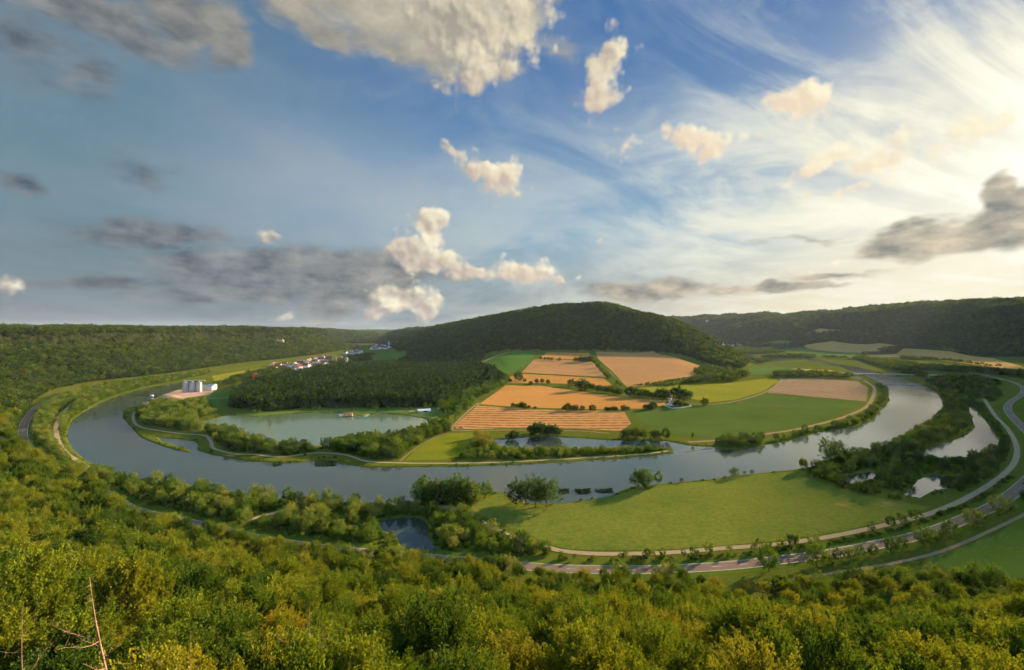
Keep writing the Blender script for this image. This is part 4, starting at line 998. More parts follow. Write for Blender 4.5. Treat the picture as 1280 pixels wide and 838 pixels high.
a_, b_ = FL([(842, 565.5), (890, 560)]); rocks('stone_groyne', a_, b_, 34, 'low line of stones closing the channel mouth at the tip of the spit')

# ---------------------------------------------------------------- buildings
def house(x, y, w, l, h, rh, rz, wall, roof, label, group, windows=0, chimney=False, name='house', cat='house', z=None):
    t = empty(name, (x, y, (zat(x, y) if z is None else z) - .2), rz, label, cat, group)
    wo_ = MB().prism(w, l, 0, h, h + rh).obj('wall', M[wall], t)
    MB().gable(w, l, rh, h + .12, .5, .25).obj('roof', M[roof], t)
    if chimney: MB().box((w * .15, l * .2, h + rh + .2), (.7, .7, 1.8)).obj('chimney', M['brown_roof'], t)
    if windows:
        for k in range(windows):
            yy = -l / 2 + l * (k + .5) / windows
            for sx in (-1, 1): MB().box((sx * (w / 2 + .01), yy, h * .55), (.12, 1.1, 1.6)).obj('window', M['glass'], t)
    return t
WALLS = ['white_wall', 'white_wall', 'cream_wall', 'grey_wall']; ROOFS = ['red_roof', 'brown_roof', 'red_roof', 'grey_roof', 'brown_roof']
rn = {'red_roof': 'red', 'brown_roof': 'brown', 'grey_roof': 'grey'}; wn = {'white_wall': 'white', 'cream_wall': 'cream', 'grey_wall': 'grey'}
def village(px, n, place, seed, sc_=1.2, gap=16):
    rng = np.random.default_rng(seed); a = np.array(px, float); lo, hi = a.min(0), a.max(0); out = []
    for _ in range(n * 40):
        p = rng.uniform(lo, hi)
        if len(out) >= n: break
        if not inside(p[:1], p[1:], px)[0]: continue
        x, y = ground(p)
        if all((x - c) ** 2 + (y - d) ** 2 > gap ** 2 for c, d in out): out.append((x, y))
    for x, y in out:
        w, rf = WALLS[rng.integers(4)], ROOFS[rng.integers(5)]; s = sc_ * rng.uniform(.85, 1.35)
        house(x, y, 8.5 * s, rng.uniform(10, 15) * s, 5.2 * s, 4.2 * s, rng.uniform(-.6, 2.6), w, rf, 'small %s house with a %s roof in %s' % (wn[w], rn[rf], place), '%s houses with %s roofs in %s' % (wn[w], rn[rf], place), windows=2 if y < 2100 else 0, name='village_house')
    print('village', len(out))
village([(326, 464), (345, 457.5), (375, 452.5), (405, 447.5), (437, 446), (438, 450), (412, 457), (385, 461), (350, 466)], 75, 'the village behind the plantation', 61, 1.25)
village([(462, 437), (470, 432), (488, 429), (499, 428), (500, 433), (484, 436.5), (470, 438)], 60, 'the town far back in the valley gap', 62, 1.9)
village([(880, 431), (895, 428.5), (925, 430), (935, 434), (915, 436.5), (898, 436)], 22, 'the far village right of the domed hill', 63, 1.8)
village([(425, 443), (440, 440.5), (455, 441), (440, 445)], 10, 'the scattered hamlet between village and town', 64, 1.5)
x, y = at(486, 434); hh = empty('town_church', (x, y, zat(x, y)), .4, 'pale church tower rising above the houses of the far town', 'church')
MB().box((0, 0, 17), (11, 11, 34)).obj('tower', M['white_wall'], hh); MB().lathe([(8, 34), (.2, 52)], n=4).obj('spire', M['grey_roof'], hh)
x, y = at(433, 459); hh = empty('water_tower', (x, y, 0), .4, 'pale narrow tower rising above the trees behind the plantation', 'tower')
MB().lathe([(5, 0), (4.2, 22), (5.5, 26), (5.5, 31)], n=14).obj('shaft', M['concrete'], hh); MB().lathe([(5.7, 31.2), (.3, 34)], n=14).obj('roof', M['grey_roof'], hh)
# castle on the ridge
_u = (513 - CX) / F; T_ = np.arange(2200, 5200, 20.); zz = hgt(_u * T_, T_); k = int(np.argmax((zz - CAMH) / T_)); cx_, cy_ = _u * T_[k], T_[k] - 60
cz_ = zat(cx_, cy_)
t = empty('castle', (cx_, cy_, cz_), .2, 'small white castle on the skyline ridge above the far town', 'castle')
MB().box((0, 0, 12), (34, 16, 24)).obj('main_wing', M['white_wall'], t); MB().gable(16, 34, 8, 24.2, .5).obj('roof', M['brown_roof'], t, rz=PI / 2); MB().box((20, 2, 18), (10, 10, 36)).obj('keep', M['white_wall'], t); MB().lathe([(7.5, 36.1), (.3, 46)], (20, 2, 0), 4).obj('keep_roof', M['brown_roof'], t)
MB().box((-26, 0, 7), (18, 10, 14)).obj('side_wing', M['cream_wall'], t)
# large hall, works building, red building
x, y = at(383, 466); house(x, y, 38, 95, 9, 3.5, 1.35, 'grey_wall', 'steel_roof' if 'steel_roof' in M else 'steel', 'long low hall with a pale metal roof in front of the village', None, name='industrial_hall', cat='hall')
x, y = at(320, 474.5); house(x, y, 17, 20, 12, 3.5, .5, 'red_paint', 'orange_roof', 'bright red building half hidden at the left edge of the plantation', None, windows=2, name='red_building', cat='building')
x, y = at(341, 474.5); house(x, y, 9, 38, 5, 2.6, 1.25, 'white_wall', 'orange_roof', 'long white building with an orange roof right of the red building', None, windows=4, name='long_building', cat='building')
x, y = at(352, 472); house(x, y, 9, 16, 5, 3., .4, 'cream_wall', 'red_roof', 'small cream house just behind the long white building', None, windows=2)
# silos: three pairs on the quay
def silo(x, y, s, label, group):
    t = empty('grain_silo', (x, y, 0), .3, label, 'silo', group, s)
    pr = []
    for k in range(20): pr += [(5.2, k * .95), (5.32, k * .95 + .48)]
    MB().lathe([(5.6, -.2), (5.6, .5)], n=28).obj('plinth', M['concrete'], t)
    MB().lathe([(r_, z_ + .5) for r_, z_ in pr] + [(5.2, 19.5)], n=28).obj('shell', M['steel'], t, smooth=False)
    MB().lathe([(5.55, 19.5), (1., 22.), (1., 22.6)], n=28).obj('roof', M['steel'], t)
    m = MB()
    for a in np.linspace(0, 2 * PI, 12, endpoint=False): m.tube((5.5 * math.cos(a), 5.5 * math.sin(a), 19.5), (5.5 * math.cos(a), 5.5 * math.sin(a), 20.6), .06, .06, 5)
    m.lathe([(5.5, 20.55), (5.58, 20.65)], n=28); m.obj('railing', M['dark_steel'], t)
    m = MB()
    for sx in (-.25, .25): m.tube((5.7, sx, .3), (5.7, sx, 20.3), .05, .05, 4)
    for k in range(24): m.tube((5.7, -.25, .8 + k * .8), (5.7, .25, .8 + k * .8), .03, .03, 4)
    m.obj('ladder', M['dark_steel'], t)
    return t
SX = [(232, 490.6), (240.2, 490.3), (248.8, 490)]
for j, (px, py) in enumerate(SX):
    x, y = flat((px, py)); nm = ['left', 'middle', 'right'][j]
    silo(x, y, .95, 'tall round metal silo, %s one of the three on the quay' % nm, 'grain silos')
x0, y0 = flat((232, 490.3)); x1, y1 = flat((248.8, 490))
br = empty('conveyor_bridge', (x0, y0 + 7, 21.5), 0, 'thin metal conveyor bridge running over the tops of the silos', 'conveyor')
dx, dy = x1 - x0, y1 - y0; L_ = math.hypot(dx, dy)
MB().box((dx / 2, dy / 2, .9), (L_ + 14, 1.6, 1.4), math.atan2(dy, dx)).obj('gallery', M['steel'], br)
MB().tube((-6, 0, .6), (-10, -2, -21), .7, .7, 6).obj('elevator', M['steel'], br)
x, y = flat((260.5, 488)); house(x, y, 13, 24, 8.5, 3., 1.5, 'cream_wall', 'steel', 'cream warehouse with a pale roof right of the silos', None, windows=3, name='warehouse', cat='warehouse')
x, y = flat((265.5, 486.8)); house(x, y, 9, 14, 9.5, 2., 1.5, 'white_wall', 'steel', 'taller pale shed at the right end of the warehouse', None, name='shed', cat='shed')
x, y = flat((202, 495.5)); t = empty('river_barge', (x, y, -.55), .35, 'dark flat barge moored at the quay left of the silos', 'barge')
m = MB(); P_ = [(-19, -2.6), (-17, -3.1), (16, -3.1), (21, 0), (16, 3.1), (-17, 3.1), (-19, 2.6)]
m.add([(a, b * .9, -.6) for a, b in P_] + [(a, b, 1.3) for a, b in P_], [tuple(range(7))[::-1], tuple(range(7, 14))] + [(i, (i + 1) % 7, 7 + (i + 1) % 7, 7 + i) for i in range(7)]); m.obj('hull', M['dark_steel'], t)
MB().box((2, 0, 1.55), (24, 4.4, .5)).obj('hatch_cover', M['rubber'], t); MB().box((-15, 0, 2.4), (4, 4, 2.2)).obj('wheelhouse', M['white_paint'], t)
for px, py, c, lab in [(216.5, 504, 'white_wall', 'low white hut beside the harbour road'), (183, 505.5, 'orange_roof', 'small orange roofed hut at the river tip of the peninsula')]:
    x, y = flat((px, py)); house(x, y, 5.5, 11, 3, 1.5, 1.4, 'white_wall', 'grey_roof' if c == 'white_wall' else 'orange_roof', lab, None, name='hut', cat='hut')
# gravel heap
x, y = flat((212, 497.5)); m = MB()
prf = [(11, 0), (9, 1.2), (5, 3.2), (1.6, 4.4), (.3, 4.7)]
m.lathe(prf, n=24); rg = np.random.default_rng(5); m.v = [(a * 1.7 + rg.normal() * .35, b + rg.normal() * .35, c + rg.normal() * .1) for a, b, c in m.v]
o = m.obj('gravel_heap', M['sand'], None, (x, y, .1), .3, True); props(o, 'reddish heap of loose material on the quay left of the silos', 'heap')
# boathouse on the lake
x, y = flat((435.5, 520.3)); t = empty('boathouse', (x, y, -.55), .25, 'wooden boathouse with a flat roof standing in the lake on posts', 'boathouse')
m = MB()
for sx in (-5, 0, 5):
    for sy in (-3, 3): m.tube((sx, sy, -1.5), (sx, sy, .8), .18, .18, 6)
m.obj('post', M['wood'], t); MB().box((0, 0, .9), (14, 8, .25)).obj('deck', M['wood'], t); MB().box((1.5, 0, 2.4), (8, 5.6, 2.7)).obj('wall', M['cream_wall'], t)
MB().gable(6.2, 9, 1.3, 3.8, .6).obj('roof', M['orange_roof'], t, rz=PI / 2); MB().box((3.5, -2.85, 2.2), (1.2, .1, 2.)).obj('door', M['wood'], t); MB().box((0, -2.85, 2.6), (1.4, .1, 1.)).obj('window', M['glass'], t)
x0, y0 = flat((441, 519.6)); x1, y1 = flat((461, 518)); t = empty('jetty', (x0, y0, -.55), math.atan2(y1 - y0, x1 - x0), 'narrow wooden jetty running from the boathouse to the lawn', 'jetty')
L_ = math.hypot(x1 - x0, y1 - y0); MB().box((L_ / 2, 0, .7), (L_, 1.8, .15)).obj('deck', M['wood'], t)
m = MB()
for k in range(8):
    for sy in (-.8, .8): m.tube((L_ * (k + .5) / 8, sy, -1.2), (L_ * (k + .5) / 8, sy, 1.3), .09, .09, 5)
m.obj('post', M['wood'], t)
def boat(px, py, rz, lab, s=1., col='white_paint'):
    x, y = flat((px, py)); t = empty('rowing_boat', (x, y, -.55), rz, lab, 'boat', None, s)
    P_ = [(-2.4, -.7), (.6, -.9), (2., -.55), (2.8, 0), (2., .55), (.6, .9), (-2.4, .7)]
    m = MB().add([(a * .85, b * .7, -.2) for a, b in P_] + [(a, b, .45) for a, b in P_] + [(a * .9, b * .82, .44) for a, b in P_] + [(a * .8, b * .62, .0) for a, b in P_],
                 [tuple(range(7))[::-1]] + [(i, (i + 1) % 7, 7 + (i + 1) % 7, 7 + i) for i in range(7)] + [(7 + i, 7 + (i + 1) % 7, 14 + (i + 1) % 7, 14 + i) for i in range(7)] + [(14 + i, 14 + (i + 1) % 7, 21 + (i + 1) % 7, 21 + i) for i in range(7)] + [tuple(range(21, 28))])
    m.obj('hull', M[col], t); MB().box((-.3, 0, .3), (.3, 1.4, .06)).obj('seat', M['wood'], t)
boat(426.5, 517.8, .2, 'white boat moored left of the boathouse, the far one', 1.5); boat(427.5, 519.8, .1, 'white boat moored left of the boathouse, the near one', 1.5)
boat(457, 519.9, .7, 'pale boat lying beside the jetty', 1.3); boat(459.5, 518.4, .5, 'pale boat at the lawn end of the jetty', 1.2)
# lake pavilion with white awning, caravans, cars
x, y = flat((530, 515.5)); t = empty('pavilion', (x, y, 0), .35, 'long white pavilion with a canopy on the lake lawn', 'pavilion')
MB().box((0, 0, 1.6), (17, 6, 3.2)).obj('wall', M['white_wall'], t); MB().gable(7, 18, 1.8, 3.3, .8).obj('roof', M['white_paint'], t, rz=PI / 2); MB().box((-15, 0, 2.6), (14, 2.4, .2)).obj('canopy', M['cream_wall'], t)
m = MB()
for sx in (-21, -17, -13): 
    for sy in (-1, 1): m.tube((sx, sy, 0), (sx, sy, 2.5), .08, .08, 5)
m.obj('post', M['wood'], t); MB().box((2, -3.05, 1.5), (6, .1, 1.6)).obj('window', M['glass'], t)
def caravan(px, py, rz, lab):
    x, y = flat((px, py)); t = empty('caravan', (x, y, 0), rz, lab, 'caravan', 'caravans at the campsite')
    P_ = [(-3.1, .55), (3.0, .55), (3.2, 1.2), (2.7, 2.6), (-2.7, 2.7), (-3.2, 1.8)]
    n = len(P_); m = MB().add([(a, -1.15, b) for a, b in P_] + [(a, 1.15, b) for a, b in P_], [tuple(range(n)), tuple(range(n, 2 * n))[::-1]] + [(i, n + i, n + (i + 1) % n, (i + 1) % n) for i in range(n)])
    m.obj('body', M['white_paint'], t); MB().tube((0, -1.2, .35), (0, 1.2, .35), .35, .35, 12).obj('wheel', M['rubber'], t); MB().tube((3.1, 0, .6), (4.6, 0, .5), .07, .07, 5).obj('drawbar', M['dark_steel'], t)
    MB().box((.3, -1.17, 1.8), (3.4, .06, .7)).obj('window', M['glass'], t)
for k, (px, py, rz) in enumerate([(549.5, 511.5, .3), (556, 513.5, 1.1), (558.5, 515.5, .2), (560.5, 517.8, .5), (563, 517.5, 1.2), (568, 516.8, .4), (564.5, 521.5, .8), (550, 525.8, .3), (551.5, 510.8, 1.)]):
    caravan(px, py, rz, ['white caravan standing farthest left at the campsite', 'white caravan second from the left at the campsite', 'white caravan in the middle of the campsite, the upper one', 'white caravan in the middle of the campsite, the lower one', 'white caravan touching the middle pair at the campsite', 'white caravan farthest right, near the field track', 'white caravan nearest the field corner', 'white caravan among the trees at the lake end', 'white caravan behind the farthest left one'][k])
def car(px, py, rz, col, lab, grp=None):
    x, y = flat((px, py)); t = empty('parked_car', (x, y, .2), rz, lab, 'car', grp)
    def ext(P_, w, w2=None):
        n = len(P_); w2 = w2 or w
        return MB().add([(a, -(w if b < 1. else w2), b) for a, b in P_] + [(a, (w if b < 1. else w2), b) for a, b in P_], [tuple(range(n)), tuple(range(n, 2 * n))[::-1]] + [(i, n + i, n + (i + 1) % n, (i + 1) % n) for i in range(n)])
    ext([(-2.1, .3), (2.1, .3), (2.15, .7), (1.1, .9), (-2.05, .92), (-2.15, .6)], .88).obj('body', M[col], t)
    ext([(1.05, .9), (.35, 1.38), (-1.3, 1.42), (-1.95, .92)], .85, .68).obj('window', M['glass'], t); ext([(.3, 1.385), (.25, 1.45), (-1.25, 1.48), (-1.3, 1.425)], .66, .64).obj('roof', M[col], t)
    for sx in (-1.35, 1.35):
        for sy in (-.8, .8): MB().tube((sx, sy - .1, .33), (sx, sy + .1, .33), .33, .33, 12).obj('wheel', M['rubber'], t)
    for sy in (-.6, .6): MB().box((2.14, sy, .62), (.06, .3, .16)).obj('headlight', M['white_paint'], t)
car(576, 535.6, .1, 'red_paint', 'red car parked at the corner of the stubble field'); car(579.5, 535.4, .05, 'white_paint', 'white car parked beside the red car at the stubble field')
# church with yard wall
x, y = at(845.5, 508); zc_ = zat(x, y)
t = empty('church', (x, y, zc_), math.radians(60), 'small white church with an orange roof and pointed tower in the fields', 'church')
MB().prism(8, 15, 0, 5.5, 11).obj('nave', M['white_wall'], t); MB().gable(8, 15, 5.5, 5.65, .5, .3).obj('roof', M['orange_roof'], t)
tw = MB().box((0, 9.8, 6.5), (4.6, 4.6, 13)).obj('tower', M['white_wall'], t); MB().lathe([(3.6, 13.05), (2.2, 15.2), (.25, 21.5)], (0, 9.8, 0), 8).obj('spire', M['brown_roof'], t)
for k in range(3):
    for sx in (-1, 1): MB().box((sx * 4.01, -4.5 + k * 4.2, 3.2), (.12, 1., 2.4)).obj('window', M['glass'], t)
MB().box((2.31, 9.8, 10.6), (.12, 1.1, 1.8)).obj('belfry_opening', M['glass'], t); MB().box((-2.31, 9.8, 10.6), (.12, 1.1, 1.8)).obj('belfry_opening', M['glass'], t)
w_ = G([(829.5, 507.5), (840, 511.2), (852, 510.6), (864, 508.4), (860, 506), (848, 504.4)])
m = MB()
for i in range(len(w_)):
    a = w_[i]; b = w_[(i + 1) % len(w_)]; m.box(((a[0] + b[0]) / 2, (a[1] + b[1]) / 2, zc_ + .8), (math.hypot(b[0] - a[0], b[1] - a[1]), .5, 2.0), math.atan2(b[1] - a[1], b[0] - a[0]))
o = m.obj('churchyard_wall', M['white_wall']); props(o, 'white wall enclosing the churchyard around the small church', 'wall')
x, y = at(857, 507.3); house(x, y, 4, 6, 2.4, 1.4, .9, 'cream_wall', 'orange_roof', 'tiny outbuilding inside the churchyard wall right of the church', None, name='outbuilding', cat='shed')
x, y = at(602, 457.5); house(x, y, 7, 11, 4, 2.5, .5, 'white_wall', 'grey_roof', 'small white hut where the plantation meets the green field', None, name='hut', cat='hut')
# road bridge and weir across the right bend
def bridge(a, b, w, zd, name, label, cat, piers, th=1.1, rail=True):
    L_ = math.hypot(b[0] - a[0], b[1] - a[1]); t = empty(name, (a[0], a[1], 0), math.atan2(b[1] - a[1], b[0] - a[0]), label, cat)
    MB().box((L_ / 2, 0, zd - th / 2), (L_, w, th)).obj('deck', M['concrete'], t)
    for k in range(piers): MB().box((L_ * (k + 1) / (piers + 1), 0, (zd - th) / 2 - 1), (1.6, w * .7, zd - th + 1.9)).obj('pier', M['concrete'], t)
    if rail:
        for sy in (-1, 1):
            m = MB()
            for hz_ in (.45, .95): m.tube((0, sy * (w / 2 - .2), zd + hz_), (L_, sy * (w / 2 - .2), zd + hz_), .05, .05, 5)
            for k in range(int(L_ / 4)): m.tube((2 + 4 * k, sy * (w / 2 - .2), zd), (2 + 4 * k, sy * (w / 2 - .2), zd + 1), .05, .05, 4)
            m.obj('railing', M['steel'], t)
    return t
a_ = flat((1056, 468.8)); b_ = flat((1183, 471.5)); bridge(a_, b_, 9, 5.2, 'road_bridge', 'long low concrete road bridge crossing the river in the right bend', 'bridge', 5)
a_ = flat((1103, 480.8)); b_ = flat((1152, 481.4)); bridge(a_, b_, 4, 1.4, 'weir', 'dark low weir walkway across the river just below the bridge', 'weir', 6, .9, False)
# rock face on the left ridge
def crag(px, py, s, label):
    _t = ground((px, py)); x, y = _t; rng = np.random.default_rng(int(px)); m = MB()
    for k in range(7):
        m.lathe([(s * .5, -3), (s * .55, s * .5), (s * .38, s * 1.1), (s * .15, s * 1.5)], (rng.normal() * s * .8, rng.normal() * 2, rng.uniform(-.3, .3) * s), 7)
    m.v = [(a + rng.normal() * .12 * s, b + rng.normal() * .12 * s, c + rng.normal() * .1 * s) for a, b, c in m.v]
    o = m.obj('rock_face', M['rock'], None, (x, y - 6, zat(x, y))); props(o, label, 'rock')
crag(349, 430, 15, 'pale limestone crag showing through the forest of the left ridge'); crag(400, 432, 9, 'smaller pale crag to the right on the left ridge')
crag(884, 405, 22, 'pale rock band on the far ridge right of the domed hill')

# --- dead trees standing out of the near forest
def dead_tree(px_top, py_top, px_bot, dist, lean, label, seed, r=.22, nb=34, H=15):
    """dist: distance along view; the top is seen at px_top, py_top"""
    rng = np.random.default_rng(seed); Y = dist; x = (px_top - CX) / F * Y; ztop = CAMH - (py_top - HY) / F * Y
    z0 = ztop - H; t = empty('dead_tree', (x - lean * -H, Y, z0), 0, label, 'dead tree')
    m = MB(); bx_ = Vector((0, 0, 0)); tp = Vector((lean * -H, 0, H)); k = 7
    pt = lambda f: bx_.lerp(tp, f) + Vector((math.sin(f * 5 + seed) * .12, math.cos(f * 4) * .1, 0))
    for i in range(k): m.tube(pt(i / k), pt((i + 1) / k), r * (1 - i / k * .88), r * (1 - (i + 1) / k * .88), 7)
    m.obj('trunk', M['deadwood'], t, smooth=True)
    for j in range(nb):
        long_ = j < max(2, nb // 6); f = rng.uniform(.3, .62) if long_ else rng.uniform(.3, .98); s = pt(f); a = rng.uniform(0, 2 * PI)
        L_ = rng.uniform(2.2, 5.5) if long_ else rng.uniform(.25, 1.1); d_ = Vector((math.cos(a), math.sin(a), rng.uniform(.1, .7) if long_ else rng.uniform(-.3, .3)))
        b = MB(); p0 = s; n_ = 4 if long_ else 2; r0_ = (.05 if long_ else .03) * (1.2 - f * .5) * r / .2
        for q in range(n_):
            p1 = p0 + d_ * (L_ / n_) + Vector((rng.normal(), rng.normal(), rng.normal())) * L_ * .03
            b.tube(p0, p1, r0_ * (1 - q / n_ * .8), r0_ * (1 - (q + 1) / n_ * .8), 5)
            if long_:
                for _ in range(2): b.tube(p1, p1 + Vector((rng.normal() * .5, rng.normal() * .5, rng.uniform(0, .7))), .016, .006, 4)
            p0 = p1; d_ = d_ + Vector((0, 0, .12))
        b.obj('branch', M['deadwood'], t)
dead_tree(113, 721, 130, 50, .16, 'tall bare dead trunk with broken branches standing at bottom left', 1, .19, 30, 15)
dead_tree(29, 752, 28, 56, .0, 'thin bare dead trunk at the far left bottom corner', 2, .08, 12, 14)
dead_tree(386, 756, 390, 62, .03, 'short reddish dead treetop with many stubs left of the bottom middle', 3, .10, 34, 12)
dead_tree(238, 788, 238, 55, .0, 'thin grey dead stem between the two larger dead trunks', 4, .06, 10, 11)

# ---------------------------------------------------------------- evening haze over the whole valley
hm, ht, ho = new_mat('haze'); pv = ht.add('ShaderNodeVolumePrincipled', {'Color': (.66, .8, 1., 1), 'Density': 1.4e-5, 'Anisotropy': 0.}); ht.l.new(pv.outputs[0], ho.inputs['Volume'])
hb = MB().box((0, 0, 205), (17500 * 2, 17500 * 2, 430)).obj('haze', hm); props(hb, 'thin pale evening haze lying over the valley', 'haze', kind='stuff')

# ---------------------------------------------------------------- unseen clouds added right of the view to shade the right bend
def shade_cloud(P, rr, alt, label, seed):
    rng = np.random.default_rng(seed); hd = alt / math.tan(math.radians(SUN_EL)); cx, cy = P[0] + math.sin(math.radians(SUN_AZ)) * hd, P[1] + math.cos(math.radians(SUN_AZ)) * hd
    bm = bmesh.new()
    for k in range(9):
        a = rng.uniform(0, 2 * PI); d = rr * rng.uniform(0, .55); q = rr * rng.uniform(.35, .6)
        mt = Matrix.Translation((math.cos(a) * d, math.sin(a) * d, rng.uniform(-.05, .15) * rr)) @ Matrix.Diagonal((q, q, q * .5, 1))
        bmesh.ops.create_icosphere(bm, subdivisions=4, radius=1, matrix=mt)
    for v in bm.verts:
        c = v.co; n = c.normalized() if c.length > 0 else Vector((0, 0, 1))
        f = float(vnoise(np.array([c.x / rr * 5 + 50]), np.array([c.y / rr * 5 + c.z / rr * 6 + 50]), seed)[0]) - .5; v.co = c + n * f * rr * .25
    me = bpy.data.meshes.new('shade_cloud'); bm.to_mesh(me); bm.free(); me.materials.append(M['shade_cloud'])
    for p in me.polygons: p.use_smooth = True
    o = obj('shade_cloud', me, None, (cx, cy, alt)); props(o, label, 'shade_cloud', 'unseen shade clouds outside the right edge', 'structure')
M['shade_cloud'] = surf_mat('shade_cloud', lambda t, pos: (.8, .8, .8), 1.)
for k, (P_, rr) in enumerate([((520, 430), 190), ((830, 640), 260), ((1100, 960), 300), ((1500, 1300), 350), ((1150, 400), 420), ((1700, 900), 420)]):
    shade_cloud(P_, rr, 1500, 'unseen grey cumulus added beyond the right edge to shade the right bend', 70 + k)

# ---------------------------------------------------------------- camera, sun, sky
cam = bpy.data.cameras.new('camera'); cam.sensor_width = 36; cam.lens = 36 * F / 1280; cam.shift_y = -(HY - 419) / 1280 * -1
cam.clip_start = .5; cam.clip_end = 60000
co = bpy.data.objects.new('camera', cam); C.objects.link(co); co.location = (0, 0, CAMH); co.rotation_euler = (PI / 2, 0, 0); sc.camera = co
sd_ = Vector((math.sin(math.radians(SUN_AZ)) * math.cos(math.radians(SUN_EL)), math.cos(math.radians(SUN_AZ)) * math.cos(math.radians(SUN_EL)), math.sin(math.radians(SUN_EL))))
sl = bpy.data.lights.new('sun', 'SUN'); sl.energy = 5.0; sl.angle = math.radians(.6); sl.color = (1., .74, .44)
so = bpy.data.objects.new('sun', sl); C.objects.link(so); so.rotation_euler = sd_.to_track_quat('Z', 'Y').to_euler()

wd = bpy.data.worlds.new('World'); sc.world = wd; wd.use_nodes = True
W = NT(wd.node_tree); W.n.clear()
gen = W.add('ShaderNodeTexCoord').outputs['Generated']
xyz = W.add('ShaderNodeSeparateXYZ', {0: gen})
X_, Y_, Z_ = xyz.outputs
AZd = W.math('MULTIPLY', W.math('ARCTAN2', X_, Y_), 180 / PI)
ELd = W.math('MULTIPLY', W.math('ARCSINE', Z_), 180 / PI)
P0 = W.add('ShaderNodeCombineXYZ', {0: AZd, 1: ELd, 2: 0.}).outputs[0]
def ae(px, py):
    x = (px - CX); y = HY - py
    return math.degrees(math.atan2(x, F)), math.degrees(math.atan2(y, math.hypot(F, x)))
# sky clouds: bearing/elevation in degrees -> density, and density a little nearer the sun (for relief)
def make_group(name, blobs, warp, wscale, edge, soft, detail_amp, dscale, stretch=(1, 1, 1), grow=1., relief=True):
    g = bpy.data.node_groups.new(name, 'ShaderNodeTree')
    g.interface.new_socket('P', in_out='INPUT', socket_type='NodeSocketVector'); g.interface.new_socket('D', in_out='OUTPUT', socket_type='NodeSocketFloat')
    g.interface.new_socket('L', in_out='OUTPUT', socket_type='NodeSocketFloat')
    T = NT(g); gi = T.add('NodeGroupInput'); go = T.add('NodeGroupOutput'); P = gi.outputs[0]
    ps = T.vm('MULTIPLY', P, stretch)
    w1 = T.noise(ps, wscale, 3, .6, out=1)
    w = T.vm('MULTIPLY', T.vm('SUBTRACT', w1, (.5, .5, .5)), (warp, warp, 0.))
    Q = T.vm('ADD', P, w)
    acc = acc2 = None; Qi = Q
    for k, (px, py, rx, ry, rot, s) in enumerate(blobs):
        a0, e0 = ae(px, py); a1, _ = ae(px + 1, py); _, e1 = ae(px, py - 1)
        ra, re = rx * grow * (a1 - a0), ry * grow * (e1 - e0)
        if acc is not None and k % 4 == 0:
            qn = T.add('ShaderNodeVectorMath', {0: acc, 1: (1e-6, 1e-6, 0), 2: Q}, operation='MULTIPLY_ADD'); Qi = qn.outputs[0]
        mp = T.add('ShaderNodeMapping', {'Vector': Qi, 'Location': (a0, e0, 0), 'Rotation': (0, 0, math.radians(rot)), 'Scale': (ra, re, 1)}, vector_type='TEXTURE').outputs[0]
        d = T.math('MULTIPLY_ADD', T.vm('LENGTH', mp), -s / 1.5, s)
        acc = d if acc is None else T.math('MAXIMUM', acc, d)
        if relief:
            d = T.math('MULTIPLY_ADD', T.vm('DISTANCE', mp, (.42, .42, 0)), -s / 1.5, s)
            acc2 = d if acc2 is None else T.math('MAXIMUM', acc2, d)
    n = T.noise(ps, dscale, 6, .6)
    def bil(v, sc_):
        x = T.add('ShaderNodeTexVoronoi', {'Vector': v, 'Scale': sc_, 'Detail': 2., 'Roughness': .5}, feature='SMOOTH_F1'); x.inputs['Smoothness'].default_value = .35; x.voronoi_dimensions = '2D'
        return x.outputs['Distance']
    if relief:
        pw = T.vm('ADD', ps, T.vm('MULTIPLY', w, (.35, .35, 0)))
        bl = bil(pw, dscale * .95)
        n = T.math('ADD', T.math('MULTIPLY', n, .6), T.math('MULTIPLY', T.math('SUBTRACT', 1., bl), .38))
    v = T.math('ADD', acc, T.math('MULTIPLY', T.math('SUBTRACT', n, .5), detail_amp))
    gate = T.rng(acc, .0, .15)
    T.l.new(T.math('MULTIPLY', T.rng(v, edge, edge + soft, 0, 1, 'SMOOTHSTEP'), gate), go.inputs[0])
    if relief:
        bl2 = bil(T.vm('ADD', pw, (.4, .35, 0)), dscale * .95)
        n2 = T.noise(T.vm('ADD', ps, (.7, .6, 0)), dscale * .8, 3, .55); n3 = T.noise(ps, dscale * .8, 3, .55)
        sl_ = T.math('ADD', T.math('MULTIPLY', T.math('SUBTRACT', acc2, acc), 1.3), T.math('ADD', T.math('MULTIPLY', T.math('SUBTRACT', n3, n2), 1.3), T.math('MULTIPLY', T.math('SUBTRACT', bl2, bl), .7)))
        T.l.new(T.math('ADD', .58, sl_, clamp=True), go.inputs[1])
    return g
